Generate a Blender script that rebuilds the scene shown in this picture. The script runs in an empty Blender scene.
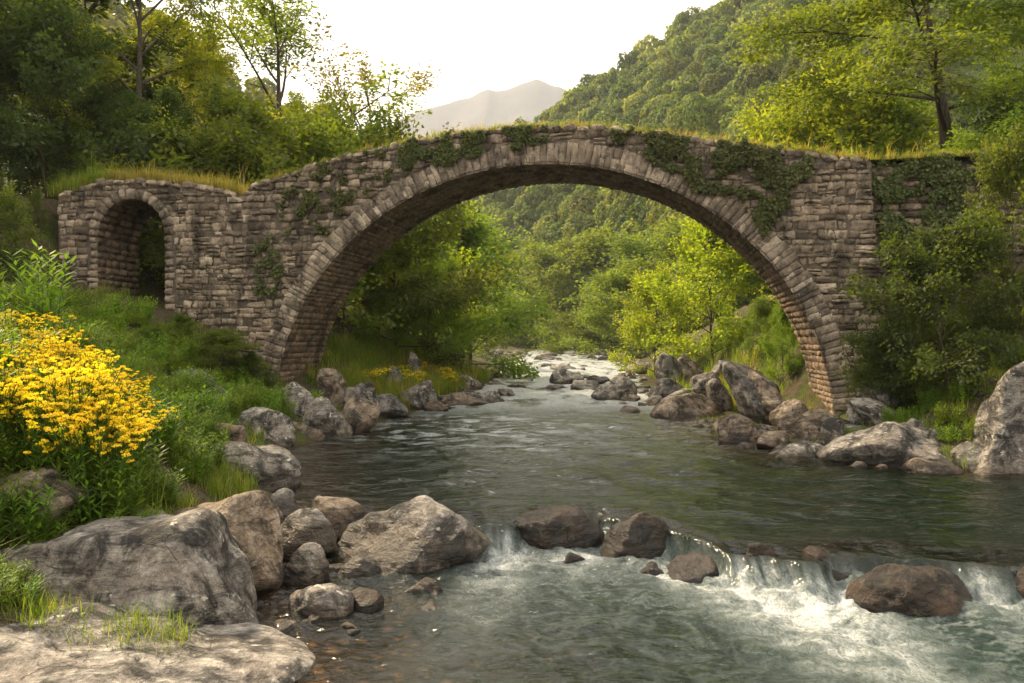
import bpy, bmesh, math, random
import numpy as np
from mathutils import Vector

# ------------------------------------------------------------------ camera, sky, sun, exposure
S = bpy.context.scene
COL = S.collection
F_PX, CX, CY, CAM_H = 796.0, 512.0, 341.5, 3.2
cam_d = bpy.data.cameras.new("camera"); cam = bpy.data.objects.new("camera", cam_d); COL.objects.link(cam)
cam.location = (0, 0, CAM_H); cam.rotation_euler = (math.radians(90), 0, 0)
cam_d.sensor_width = 36.0; cam_d.lens = 36.0 * F_PX / 1024.0
cam_d.clip_start = 0.1; cam_d.clip_end = 16000
S.camera = cam

SUN_EL, SUN_AZ = math.radians(40), math.radians(-44)     # azimuth measured from +Y (view direction), negative = left
world = bpy.data.worlds.new("World"); S.world = world; world.use_nodes = True
wn = world.node_tree; wn.nodes.clear()
w_out = wn.nodes.new("ShaderNodeOutputWorld"); w_bg = wn.nodes.new("ShaderNodeBackground")
w_sky = wn.nodes.new("ShaderNodeTexSky"); w_sky.sky_type = 'NISHITA'; w_sky.sun_disc = False
w_sky.sun_elevation = SUN_EL; w_sky.sun_rotation = SUN_AZ; w_sky.dust_density = 4.0; w_sky.air_density = 1.0
w_tc = wn.nodes.new("ShaderNodeTexCoord"); w_no = wn.nodes.new("ShaderNodeTexNoise")
w_no.inputs["Scale"].default_value = 1.6; w_no.inputs["Detail"].default_value = 5
w_mr = wn.nodes.new("ShaderNodeMapRange")
w_mr.inputs["From Min"].default_value = 0.3; w_mr.inputs["From Max"].default_value = 0.7
w_mr.inputs["To Min"].default_value = 0.78; w_mr.inputs["To Max"].default_value = 0.97
w_mx = wn.nodes.new("ShaderNodeMix"); w_mx.data_type = 'RGBA'
w_mx.inputs[7].default_value = (10.4, 9.6, 8.2, 1)       # thin bright overcast
wn.links.new(w_tc.outputs["Generated"], w_no.inputs["Vector"])
wn.links.new(w_no.outputs["Fac"], w_mr.inputs["Value"]); wn.links.new(w_mr.outputs[0], w_mx.inputs[0])
wn.links.new(w_sky.outputs[0], w_mx.inputs[6]); wn.links.new(w_mx.outputs[2], w_bg.inputs["Color"])
w_bg.inputs["Strength"].default_value = 0.10
wn.links.new(w_bg.outputs[0], w_out.inputs[0])

sun_d = bpy.data.lights.new("sun", 'SUN'); sun = bpy.data.objects.new("sun", sun_d); COL.objects.link(sun)
sun_d.energy = 5.0; sun_d.angle = math.radians(4); sun_d.color = (1.0, 0.78, 0.50)
sdir = Vector((math.sin(SUN_AZ) * math.cos(SUN_EL), math.cos(SUN_AZ) * math.cos(SUN_EL), math.sin(SUN_EL)))
sun.rotation_euler = (-sdir).to_track_quat('-Z', 'Y').to_euler()

S.view_settings.view_transform = 'Standard'; S.view_settings.look = 'None'
S.view_settings.exposure = 1.08; S.view_settings.gamma = 1.0
S.render.engine = 'CYCLES'
cy = S.cycles
cy.use_denoising = True; cy.max_bounces = 9; cy.diffuse_bounces = 5; cy.glossy_bounces = 3
cy.transmission_bounces = 4; cy.transparent_max_bounces = 10; cy.volume_bounces = 1
cy.caustics_reflective = False; cy.caustics_refractive = False
cy.sample_clamp_indirect = 6.0

# ------------------------------------------------------------------ helpers
RNG = np.random.default_rng(7)
def P(px, py, d):
    return np.array([(px - CX) / F_PX * d, d, CAM_H - (py - CY) / F_PX * d])
def sstep(a, b, x):
    t = np.clip((np.asarray(x, float) - a) / (b - a), 0, 1); return t * t * (3 - 2 * t)
_perm = np.random.default_rng(11).permutation(256).astype(np.int64); _perm = np.concatenate([_perm, _perm, _perm])
_grad = np.random.default_rng(12).normal(size=(256, 3)); _grad /= np.linalg.norm(_grad, axis=1)[:, None]
def pnoise(x, y, z):
    x, y, z = np.broadcast_arrays(np.asarray(x, float), np.asarray(y, float), np.asarray(z, float))
    xi, yi, zi = np.floor(x).astype(np.int64), np.floor(y).astype(np.int64), np.floor(z).astype(np.int64)
    fx, fy, fz = x - xi, y - yi, z - zi
    u, v, w = [t * t * t * (t * (t * 6 - 15) + 10) for t in (fx, fy, fz)]
    def g(i, j, k):
        h = _perm[_perm[_perm[(xi + i) & 255] + ((yi + j) & 255)] + ((zi + k) & 255)]
        gr = _grad[h]
        return gr[..., 0] * (fx - i) + gr[..., 1] * (fy - j) + gr[..., 2] * (fz - k)
    def L(a, b, t): return a + t * (b - a)
    return 1.6 * L(L(L(g(0,0,0), g(1,0,0), u), L(g(0,1,0), g(1,1,0), u), v), L(L(g(0,0,1), g(1,0,1), u), L(g(0,1,1), g(1,1,1), u), v), w)
def fbm(x, y, z, o=4, ridged=False):
    s = 0; a = 0.5; f = 1.0
    for i in range(o):
        n = pnoise(np.asarray(x) * f + 17.3 * i, np.asarray(y) * f + 5.1 * i, np.asarray(z) * f + 9.7 * i)
        s = s + a * ((1 - np.abs(n)) * 2 - 1 if ridged else n); a *= .5; f *= 2.03
    return s

def make_mesh(name, V, faces, mats=None, smooth=False, attrs=None, fmat=None):
    """faces: list of (n,k) int arrays. attrs: {name: (domain, values)}"""
    V = np.asarray(V, np.float32)
    if not isinstance(faces, (list, tuple)): faces = [faces]
    faces = [np.asarray(f, np.int32) for f in faces if len(f)]
    me = bpy.data.meshes.new(name)
    me.vertices.add(len(V)); me.vertices.foreach_set("co", V.ravel())
    li = np.concatenate([f.ravel() for f in faces]); tot = np.concatenate([np.full(len(f), f.shape[1]) for f in faces])
    me.loops.add(len(li)); me.loops.foreach_set("vertex_index", li)
    st = np.concatenate([[0], np.cumsum(tot)[:-1]]).astype(np.int32)
    me.polygons.add(len(tot)); me.polygons.foreach_set("loop_start", st)
    if fmat is not None: me.polygons.foreach_set("material_index", np.asarray(fmat, np.int32))
    me.polygons.foreach_set("use_smooth", np.full(len(tot), bool(smooth)))
    me.update(calc_edges=True)
    for an, (dom, val) in (attrs or {}).items():
        a = me.attributes.new(an, 'FLOAT', dom); a.data.foreach_set("value", np.asarray(val, np.float32))
    for m in ([mats] if mats is not None and not isinstance(mats, (list, tuple)) else (mats or [])): me.materials.append(m)
    return me
def add(name, me, parent=None, loc=None):
    o = bpy.data.objects.new(name, me); COL.objects.link(o)
    if parent is not None: o.parent = parent
    if loc is not None: o.location = tuple(loc)
    return o
def tag(o, label=None, cat=None, group=None, kind=None):
    if label: o["label"] = label
    if cat: o["category"] = cat
    if group: o["group"] = group
    if kind: o["kind"] = kind
    return o
def empty(name, loc=(0, 0, 0)):
    o = bpy.data.objects.new(name, None); COL.objects.link(o); o.location = tuple(loc); o.empty_display_size = .3; return o
def dup(o, loc, rz=0.0, sc=1.0, label=None, tilt=(0, 0)):
    c = o.copy(); COL.objects.link(c); c.location = tuple(loc); c.rotation_euler = (tilt[0], tilt[1], rz)
    c.scale = (sc, sc, sc) if np.isscalar(sc) else tuple(sc)
    if label: c["label"] = label
    for ch in list(o.children):
        k = ch.copy(); COL.objects.link(k); k.parent = c
        for g in list(ch.children):
            q = g.copy(); COL.objects.link(q); q.parent = k
    return c

# ------------------------------------------------------------------ materials
class NT:
    def __init__(s, name):
        s.m = bpy.data.materials.new(name); s.m.use_nodes = True; s.t = s.m.node_tree; s.t.nodes.clear()
        s.out = s.n("OutputMaterial")
    def n(s, typ, **kw):
        nd = s.t.nodes.new("ShaderNode" + typ)
        for k, v in kw.items(): setattr(nd, k, v)
        return nd
    def set(s, nd, name, v):
        sock = nd.inputs[name]
        if hasattr(v, "is_linked") or isinstance(v, bpy.types.NodeSocket): s.t.links.new(v, sock)
        else: sock.default_value = v
    def noise(s, vec, scale, detail=4, rough=.55, dist=0.0):
        nd = s.n("TexNoise"); s.set(nd, "Scale", scale); s.set(nd, "Detail", detail); s.set(nd, "Roughness", rough); s.set(nd, "Distortion", dist)
        if vec is not None: s.set(nd, "Vector", vec)
        return nd.outputs["Fac"]
    def map(s, vec, scale=(1, 1, 1), rot=(0, 0, 0)):
        nd = s.n("Mapping"); s.set(nd, "Vector", vec); s.set(nd, "Scale", scale); s.set(nd, "Rotation", rot); return nd.outputs[0]
    def ramp(s, f, pts, interp='LINEAR'):
        nd = s.n("ValToRGB"); cr = nd.color_ramp; cr.interpolation = interp
        while len(cr.elements) < len(pts): cr.elements.new(.5)
        for e, (p, c) in zip(cr.elements, pts):
            e.position = p; e.color = (c, c, c, 1) if np.isscalar(c) else (*c, 1)
        s.set(nd, "Fac", f); return nd.outputs["Color"]
    def mix(s, f, a, b, mode='MIX'):
        nd = s.n("Mix", data_type='RGBA', blend_type=mode)
        for i, v in ((0, f), (6, a), (7, b)):
            if isinstance(v, bpy.types.NodeSocket): s.t.links.new(v, nd.inputs[i])
            elif i == 0: nd.inputs[0].default_value = v
            else: nd.inputs[i].default_value = (*v, 1) if len(v) == 3 else v
        return nd.outputs[2]
    def math(s, op, a, b=0.0, c=0.0, clamp=False):
        nd = s.n("Math", operation=op); nd.use_clamp = clamp
        for i, v in enumerate((a, b, c)):
            if isinstance(v, bpy.types.NodeSocket): s.t.links.new(v, nd.inputs[i])
            else: nd.inputs[i].default_value = v
        return nd.outputs[0]
    def rng(s, v, a, b, c=0., d=1., smooth=False):
        nd = s.n("MapRange"); nd.interpolation_type = 'SMOOTHSTEP' if smooth else 'LINEAR'
        s.set(nd, "Value", v)
        for k, q in (("From Min", a), ("From Max", b), ("To Min", c), ("To Max", d)): s.set(nd, k, q)
        return nd.outputs[0]
    def bump(s, h, strength=.5, dist=.05, normal=None):
        nd = s.n("Bump"); s.set(nd, "Height", h); s.set(nd, "Strength", strength); s.set(nd, "Distance", dist)
        if normal is not None: s.set(nd, "Normal", normal)
        return nd.outputs[0]
    def pbsdf(s, col, rough=.8, spec=.3, normal=None):
        nd = s.n("BsdfPrincipled"); s.set(nd, "Base Color", col if isinstance(col, bpy.types.NodeSocket) else (*col, 1))
        s.set(nd, "Roughness", rough); s.set(nd, "Specular IOR Level", spec)
        if normal is not None: s.set(nd, "Normal", normal)
        return nd.outputs[0]
    def mixsh(s, f, a, b):
        nd = s.n("MixShader")
        if isinstance(f, bpy.types.NodeSocket): s.t.links.new(f, nd.inputs[0])
        else: nd.inputs[0].default_value = f
        s.t.links.new(a, nd.inputs[1]); s.t.links.new(b, nd.inputs[2]); return nd.outputs[0]
    def attr(s, name):
        nd = s.n("Attribute"); nd.attribute_name = name; return nd.outputs["Fac"]
    def done(s, sh):
        s.t.links.new(sh, s.out.inputs["Surface"]); return s.m

def leaf_mat(name, cols, trans=.52, gloss=.35, tcol=None, rough=.55):
    t = NT(name)
    r = t.attr("rnd"); oi = t.n("ObjectInfo").outputs["Random"]
    c = t.ramp(r, [(i / (len(cols) - 1), q) for i, q in enumerate(cols)])
    hs = t.n("HueSaturation"); t.set(hs, "Color", c)
    t.set(hs, "Value", t.rng(oi, 0, 1, 1.05, 1.5)); t.set(hs, "Hue", t.rng(oi, 0, 1, .485, .515))
    c = hs.outputs[0]
    p = t.pbsdf(c, rough, gloss)
    tr = t.n("BsdfTranslucent"); t.set(tr, "Color", t.mix(1.0, c, tcol or (2.3, 2.1, .9), 'MULTIPLY'))
    return t.done(t.mixsh(trans, p, tr.outputs[0]))

M = {}
M['leaf_dark'] = leaf_mat("leaf_dark", [(.026, .045, .010), (.038, .062, .013), (.058, .085, .018)])
M['leaf_mid'] = leaf_mat("leaf_mid", [(.045, .07, .012), (.07, .10, .015), (.105, .135, .02)])
M['leaf_olive'] = leaf_mat("leaf_olive", [(.055, .088, .012), (.085, .125, .016), (.125, .16, .022)], trans=.5)
M['leaf_gold'] = leaf_mat("leaf_gold", [(.085, .12, .012), (.135, .165, .014), (.20, .205, .02)], trans=.58)
M['leaf_brown'] = leaf_mat("leaf_brown", [(.09, .095, .02), (.13, .125, .025), (.19, .16, .035)], trans=.5)
M['leaf_fresh'] = leaf_mat("leaf_fresh", [(.06, .11, .012), (.09, .15, .018), (.14, .19, .028)], trans=.5)
M['leaf_far'] = leaf_mat("leaf_far", [(.035, .055, .012), (.07, .095, .018), (.14, .15, .03)], trans=.45, gloss=.1)
M['ivy'] = leaf_mat("ivy_leaf", [(.03, .045, .012), (.062, .075, .018), (.15, .14, .04)], trans=.3)
M['grass'] = leaf_mat("grass_blade", [(.06, .10, .012), (.10, .14, .018), (.20, .19, .04)], trans=.45, gloss=.2)
M['grass_dry'] = leaf_mat("grass_dry", [(.11, .115, .02), (.20, .18, .045), (.32, .275, .10)], trans=.45, gloss=.2)
M['petal'] = leaf_mat("petal", [(.62, .43, .01), (.74, .57, .014), (.76, .65, .04)], trans=.3, gloss=.1, tcol=(1, 1, .9))

def bark_mat():
    t = NT("bark"); co = t.n("TexCoord").outputs["Object"]
    a = t.noise(t.map(co, (6, 6, 1.2)), 3, 5)
    c = t.ramp(a, [(.3, (.035, .027, .02)), (.7, (.11, .09, .068))])
    return t.done(t.pbsdf(c, .9, .15, t.bump(a, .7, .03)))
M['bark'] = bark_mat()

def rock_mat(name, base, dark, light, brown, wet_lo=-9., lichen=.5, brown_amt=.35, wet=0.):
    t = NT(name); co = t.n("TexCoord").outputs["Object"]; geo = t.n("NewGeometry")
    oi = t.n("ObjectInfo").outputs["Random"]
    off = t.n("VectorMath", operation='ADD'); t.t.links.new(co, off.inputs[0])
    cb = t.n("CombineXYZ"); k = t.math('MULTIPLY', oi, 37.0)
    for i in range(3): t.t.links.new(k, cb.inputs[i])
    t.t.links.new(cb.outputs[0], off.inputs[1]); v = off.outputs[0]
    big = t.noise(v, .9, 6, .62, .6); mid = t.noise(v, 3.2, 6, .65, .4); fine = t.noise(v, 16, 5, .7); grain = t.noise(v, 60, 3, .7)
    streak = t.noise(t.map(v, (1.0, 1.3, 5.0), (.35, .5, 0)), 2.0, 5, .65, 1.2)
    c = t.ramp(mid, [(.28, dark), (.5, base), (.74, light)])
    c = t.mix(t.rng(big, .42, .62), c, t.mix(.38, c, brown)) if brown_amt else c
    c = t.mix(t.rng(streak, .52, .66, 0, .85), c, dark)
    dk = t.rng(t.noise(v, 1.5, 7, .72, .8), .47, .58, 0, .92)
    c = t.mix(dk, c, tuple(q * .55 for q in dark))
    li = t.math('MULTIPLY', t.rng(t.noise(v, 7, 4, .6, .3), .60, .66), t.rng(t.noise(v, 1.3, 2), .45, .58))
    c = t.mix(t.math('MULTIPLY', li, lichen), c, (.60, .57, .50))
    c = t.mix(.65, c, t.ramp(fine, [(.3, .22), (.7, .78)]), 'OVERLAY')
    c = t.mix(.45, c, t.ramp(grain, [(.3, .2), (.7, .8)]), 'OVERLAY')
    # thin dark cracks
    vo = t.n("TexVoronoi", feature='DISTANCE_TO_EDGE'); wv = t.n("VectorMath", operation='ADD')
    t.t.links.new(v, wv.inputs[0]); ns = t.n("TexNoise"); t.set(ns, "Scale", 2.4); t.set(ns, "Detail", 5); t.set(ns, "Vector", v)
    sc = t.n("VectorMath", operation='SCALE'); t.t.links.new(ns.outputs["Color"], sc.inputs[0]); sc.inputs["Scale"].default_value = .9
    t.t.links.new(sc.outputs[0], wv.inputs[1]); t.set(vo, "Vector", t.map(wv.outputs[0], (.8, .8, 1.6), (.3, .4, .2))); t.set(vo, "Scale", 1.3)
    cr = t.math('MULTIPLY', t.rng(vo.outputs["Distance"], .0, .022, 1, 0), t.rng(t.noise(v, 1.1, 3), .46, .6))
    c = t.mix(t.math('MULTIPLY', cr, .12), c, (.018, .015, .012))
    sep = t.n("SeparateXYZ"); t.set(sep, "Vector", geo.outputs["Position"])
    # water mark: damp dark band just above the river (level drops at the cascade around y=12)
    lvl = t.rng(sep.outputs["Y"], 11.6, 13.2, -.5, 0.0); up = t.math('MULTIPLY', t.math('SUBTRACT', sep.outputs["Y"], 35.0), .008)
    lvl = t.math('ADD', lvl, t.math('MAXIMUM', up, 0.0))
    hgt = t.math('ADD', t.math('SUBTRACT', sep.outputs["Z"], lvl), t.math('MULTIPLY', t.math('SUBTRACT', mid, .5), .35))
    w = t.math('MAXIMUM', t.rng(hgt, .06, .32, 1, 0), wet)
    c = t.mix(t.math('MULTIPLY', w, .85), c, t.mix(1., c, (.26, .20, .14), 'MULTIPLY'))
    # moss tint in a few spots
    ms = t.math('MULTIPLY', t.rng(t.noise(v, 2.2, 5, .7), .60, .70), t.rng(big, .45, .6))
    c = t.mix(t.math('MULTIPLY', ms, .5), c, (.075, .085, .022))
    hs = t.n("HueSaturation"); t.set(hs, "Color", c); t.set(hs, "Value", t.rng(oi, 0, 1, .8, 1.18)); c = hs.outputs[0]
    h = t.math('ADD', t.math('MULTIPLY', mid, .9), t.math('MULTIPLY', fine, .35)); h = t.math('ADD', h, t.math('MULTIPLY', streak, .5))
    h = t.math('SUBTRACT', h, t.math('MULTIPLY', cr, .25)); h = t.math('ADD', h, t.math('MULTIPLY', grain, .08))
    return t.done(t.pbsdf(c, t.rng(w, 0, 1, .82, .38), t.rng(w, 0, 1, .25, .5), t.bump(h, 1.0, .09)))
M['rock'] = rock_mat("granite", (.26, .24, .215), (.05, .047, .045), (.52, .48, .42), (.19, .135, .095), lichen=.8)
M['rock_tan'] = rock_mat("granite_tan", (.235, .19, .145), (.062, .05, .04), (.42, .35, .275), (.21, .135, .082), lichen=.3)
M['rock_dark'] = rock_mat("granite_dark", (.16, .15, .14), (.06, .058, .055), (.28, .265, .245), (.15, .12, .09), lichen=.35)
M['rock_wet'] = rock_mat("rock_wet", (.045, .032, .023), (.012, .010, .008), (.115, .070, .040), (.075, .042, .020), lichen=0.1, wet=.45)

def masonry_mat(name, tones, pale_amt=1.0, warm=0.0):
    """stone colour per block (attr rnd) with weathering stains"""
    t = NT(name); geo = t.n("NewGeometry"); v = geo.outputs["Position"]
    r = t.attr("rnd")
    c = t.ramp(r, [(i / (len(tones) - 1), q) for i, q in enumerate(tones)])
    big = t.noise(v, .55, 5, .6, .5); mid = t.noise(v, 3.0, 5, .65); fine = t.noise(v, 14, 5, .7)
    c = t.mix(.7, c, t.ramp(mid, [(.28, .15), (.72, .85)]), 'OVERLAY')
    c = t.mix(.6, c, t.ramp(fine, [(.28, .2), (.72, .8)]), 'OVERLAY')
    st = t.noise(t.map(v, (1.2, 1.2, .35)), 1.2, 5, .65, .4)
    c = t.mix(t.rng(st, .48, .62, 0, .80), c, (.032, .026, .021)); blk = t.rng(t.noise(v, 2.1, 6, .75),   .54, .64, 0, .7); c = t.mix(blk, c, (.03, .026, .02))
    c = t.mix(t.rng(big, .52, .68, 0, .40), c, (.34, .255, .18))
    gm = t.math('MULTIPLY', t.rng(t.noise(v, 1.6, 6, .7), .56, .68), t.rng(t.noise(v, .4, 3), .45, .6))
    c = t.mix(t.math('MULTIPLY', gm, .55), c, (.07, .075, .025))
    li = t.rng(t.noise(v, 9, 3, .6), .66, .72, 0, .5); c = t.mix(li, c, (.42, .39, .33))
    h = t.math('ADD', t.math('MULTIPLY', mid, .8), t.math('MULTIPLY', fine, .5))
    return t.done(t.pbsdf(c, .88, .2, t.bump(h, .9, .06)))
M['rubble'] = masonry_mat("rubble_stone", [(.085, .067, .05), (.165, .13, .097), (.25, .20, .148), (.35, .283, .21), (.50, .415, .315)])
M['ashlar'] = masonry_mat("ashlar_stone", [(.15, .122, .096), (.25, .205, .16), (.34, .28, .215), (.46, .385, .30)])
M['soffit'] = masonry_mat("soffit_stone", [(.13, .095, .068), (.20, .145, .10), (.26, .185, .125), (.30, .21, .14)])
def mortar():
    t = NT("mortar"); v = t.n("NewGeometry").outputs["Position"]
    a = t.noise(v, 6, 6, .7); c = t.ramp(a, [(.3, (.05, .042, .034)), (.7, (.14, .115, .09))])
    return t.done(t.pbsdf(c, .95, .1, t.bump(a, .8, .06)))
M['mortar'] = mortar()

# ------------------------------------------------------------------ terrain functions
XLY = [-40, -5, 0, 5, 8.6, 9.4, 10.5, 12, 14, 16, 20, 24, 27, 30.6, 38.6, 48, 58, 80, 120, 200, 260, 400]
XLX = [-2, -2.2, -2.4, -2.6, -2.75, -2.9, -3.5, -4.0, -4.2, -4.5, -5.6, -6.3, -6.0, -5.4, -3.5, -2.2, -1.2, -.8, 0, 7, 16, 60]
XRY = [-40, 10, 14, 17, 18.6, 19.6, 20.6, 22, 26, 35, 45, 60, 110, 200, 260, 400]
XRX = [22, 18, 16.5, 15.0, 13.2, 10.5, 8.5, 7.6, 6.8, 6.0, 6.5, 8.5, 12, 20, 30, 75]
LIPX = [-8, -1.5, -.4, .1, .5, 1.6, 2.4, 2.9, 3.3, 3.7, 4.5, 5.0, 5.6, 6.4, 6.9, 7.6, 9, 20]; LIPY = [15.2, 14.8, 14.3, 14.4, 15.1, 15.2, 14.6, 13.6, 12.6, 12.1, 11.85, 12.1, 12.35, 12.0, 11.6, 11.8, 12.0, 12.0]
DROP = .46
def lip_y(x): return np.interp(x, LIPX, LIPY)
def calm_z(x, y):
    up = np.maximum(np.asarray(y, float) - 35, 0) * .008
    f = sstep(0.0, .55, lip_y(x) - y)
    return up - DROP * f
LT = [-2, 0, .8, 2, 3, 5, 8, 12, 20, 40, 90]; LZ_near = [-.5, -.25, .25, 1.05, 1.8, 3.0, 4.0, 4.9, 6.4, 12, 30]
LT2 = [-2, 0, 1.2, 3, 4.6, 5.3, 8, 9.6, 13.5, 15, 16, 17.2, 22, 40, 90]; LZ_far = [-.5, -.1, .35, .8, 1.3, 1.9, 3.7, 4.5, 5.2, 6.6, 8.4, 9.4, 10.4, 14, 34]
RT = [-2, 0, 1, 2.5, 4, 6, 9, 14, 25, 60, 120]; RZ_near = [-.6, -.3, -.1, .35, 1.0, 2.2, 4.8, 7.0, 10.5, 20, 30]
RT2 = [-2, 0, 1.5, 4.7, 6, 7, 9, 14, 25, 60, 120]; RZ_far = [-.5, -.25, .05, .1, .9, 2.4, 4.6, 7.4, 11, 20, 30]
def ground_z(x, y, detail=True):
    x = np.asarray(x, float); y = np.asarray(y, float)
    xl = np.interp(y, XLY, XLX); xr = np.interp(y, XRY, XRX); wz = calm_z(x, y)
    lift = np.maximum(y - 35, 0) * .008; low = -.15 * (1 - sstep(9.5, 12.5, y))
    tl = xl - x; tr = x - xr
    wl = sstep(17, 30, y); zl = np.interp(tl, LT, LZ_near) * (1 - wl) + np.interp(tl, LT2, LZ_far) * wl
    wr = sstep(22, 26, y); zr = np.interp(tr, RT, RZ_near) * (1 - wr) + np.interp(tr, RT2, RZ_far) * wr
    flat = 1 - .72 * sstep(60, 130, y)
    zl = zl * (1 - .6 * (1 - sstep(9.6, 12.6, y)) - .42 * (1 - sstep(7.2, 8.8, y))) * flat + lift + low; zr = zr * flat + lift
    din = np.minimum(-tl, -tr)
    bed_up = wz - np.clip(.18 + .30 * din, .15, 1.7)
    shallow = np.clip(.10 + .13 * din, .1, 1.3)
    low_f = sstep(-.2, .8, lip_y(x) - y)
    bed = bed_up * (1 - low_f) + (wz - shallow) * low_f
    near_lip = np.exp(-((lip_y(x) - y + .35) / .55) ** 2)
    bed = np.where(din > 0, bed * (1 - near_lip) + (wz - .16) * near_lip, bed)
    z = np.where(tl > 0, zl, np.where(tr > 0, zr, bed))
    zl = zl - .55 * np.exp(-((x + 5.0) / 1.3) ** 2 - ((y - 9.7) / .9) ** 2)
    # blend at the shore
    k = sstep(-.3, .3, np.maximum(tl, tr)); edge = np.where(tl > tr, zl, zr)
    z = bed * (1 - k) + np.where(np.maximum(tl, tr) > 0, edge, np.minimum(edge, bed + .3)) * k
    if detail:
        out = np.maximum(np.maximum(tl, tr), 0)
        z = z + fbm(x * .55, y * .55, 0 * x, 4) * np.clip(.16 + out * .05, 0, 1.2) + fbm(x * 2.3, y * 2.3, 3 + 0 * x, 3) * .07
    return z

def ground_mat():
    t = NT("ground"); geo = t.n("NewGeometry"); v = geo.outputs["Position"]
    sep = t.n("SeparateXYZ"); t.set(sep, "Vector", v)
    n1 = t.noise(v, .7, 6, .65); n2 = t.noise(v, 6, 5, .7); n3 = t.noise(v, 30, 3, .7)
    soil = t.ramp(n2, [(.3, (.035, .028, .018)), (.7, (.11, .085, .055))])
    green = t.ramp(n2, [(.3, (.028, .045, .010)), (.7, (.085, .105, .022))])
    land = t.mix(t.rng(n1, .45, .62), soil, green); land = t.mix(.6, land, t.ramp(n3, [(.3, .2), (.7, .8)]), 'OVERLAY')
    vo = t.n("TexVoronoi"); t.set(vo, "Scale", 3.2); t.set(vo, "Vector", v); t.set(vo, "Randomness", 1.0)
    vs = t.n("SeparateColor"); t.set(vs, "Color", vo.outputs["Color"])
    bedc = t.ramp(vs.outputs[0], [(0, (.10, .062, .028)), (.5, (.24, .145, .065)), (1, (.36, .25, .13))])
    bedc = t.mix(.6, bedc, t.ramp(n2, [(.3, .15), (.7, .8)]), 'OVERLAY')
    bedc = t.mix(t.rng(vo.outputs["Distance"], .12, .34), bedc, (.045, .035, .018))
    bed = t.attr("bed")
    c = t.mix(bed, land, bedc)
    h = t.math('ADD', n2, t.math('MULTIPLY', t.math('MULTIPLY', vo.outputs["Distance"], -1.2), bed)); h = t.math('ADD', h, t.math('MULTIPLY', n3, .3))
    return t.done(t.pbsdf(c, .95, .1, t.bump(h, .8, .08)))
def axis(parts):
    out = []
    for a, b, n in parts: out.append(np.linspace(a, b, n, endpoint=False))
    return np.concatenate(out + [[parts[-1][1]]])
gx = axis([(-6000, -200, 22), (-200, -60, 28), (-60, -20, 60), (-20, 22, 300), (22, 70, 60), (70, 200, 26), (200, 6000, 22)])
gy = axis([(-1000, -40, 10), (-40, 3, 40), (3, 36, 280), (36, 80, 130), (80, 270, 110), (270, 500, 40), (500, 9000, 24)])
X, Y = np.meshgrid(gx, gy); Z = ground_z(X, Y)
def far_flat(x, y, z):
    w = np.maximum(sstep(60, 220, np.abs(x)), np.maximum(sstep(260, 420, y), sstep(20, 200, -y)))
    return z * (1 - w) + 4.0 * w
Z = far_flat(X, Y, Z)
def grid_faces(ny, nx):
    i = np.arange(ny - 1)[:, None] * nx + np.arange(nx - 1)[None, :]
    return np.stack([i, i + 1, i + nx + 1, i + nx], -1).reshape(-1, 4)
tl = np.interp(Y, XLY, XLX) - X; tr = X - np.interp(Y, XRY, XRX)
bed = 1 - sstep(-.1, .9, np.maximum(tl, tr) + fbm(X * .8, Y * .8, X * 0, 3) * .8)
M['ground'] = ground_mat()
g = add("ground", make_mesh("ground", np.stack([X, Y, Z], -1).reshape(-1, 3), grid_faces(len(gy), len(gx)), M['ground'], True, {"bed": ('POINT', bed.ravel())}))
tag(g, kind="structure")

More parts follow.
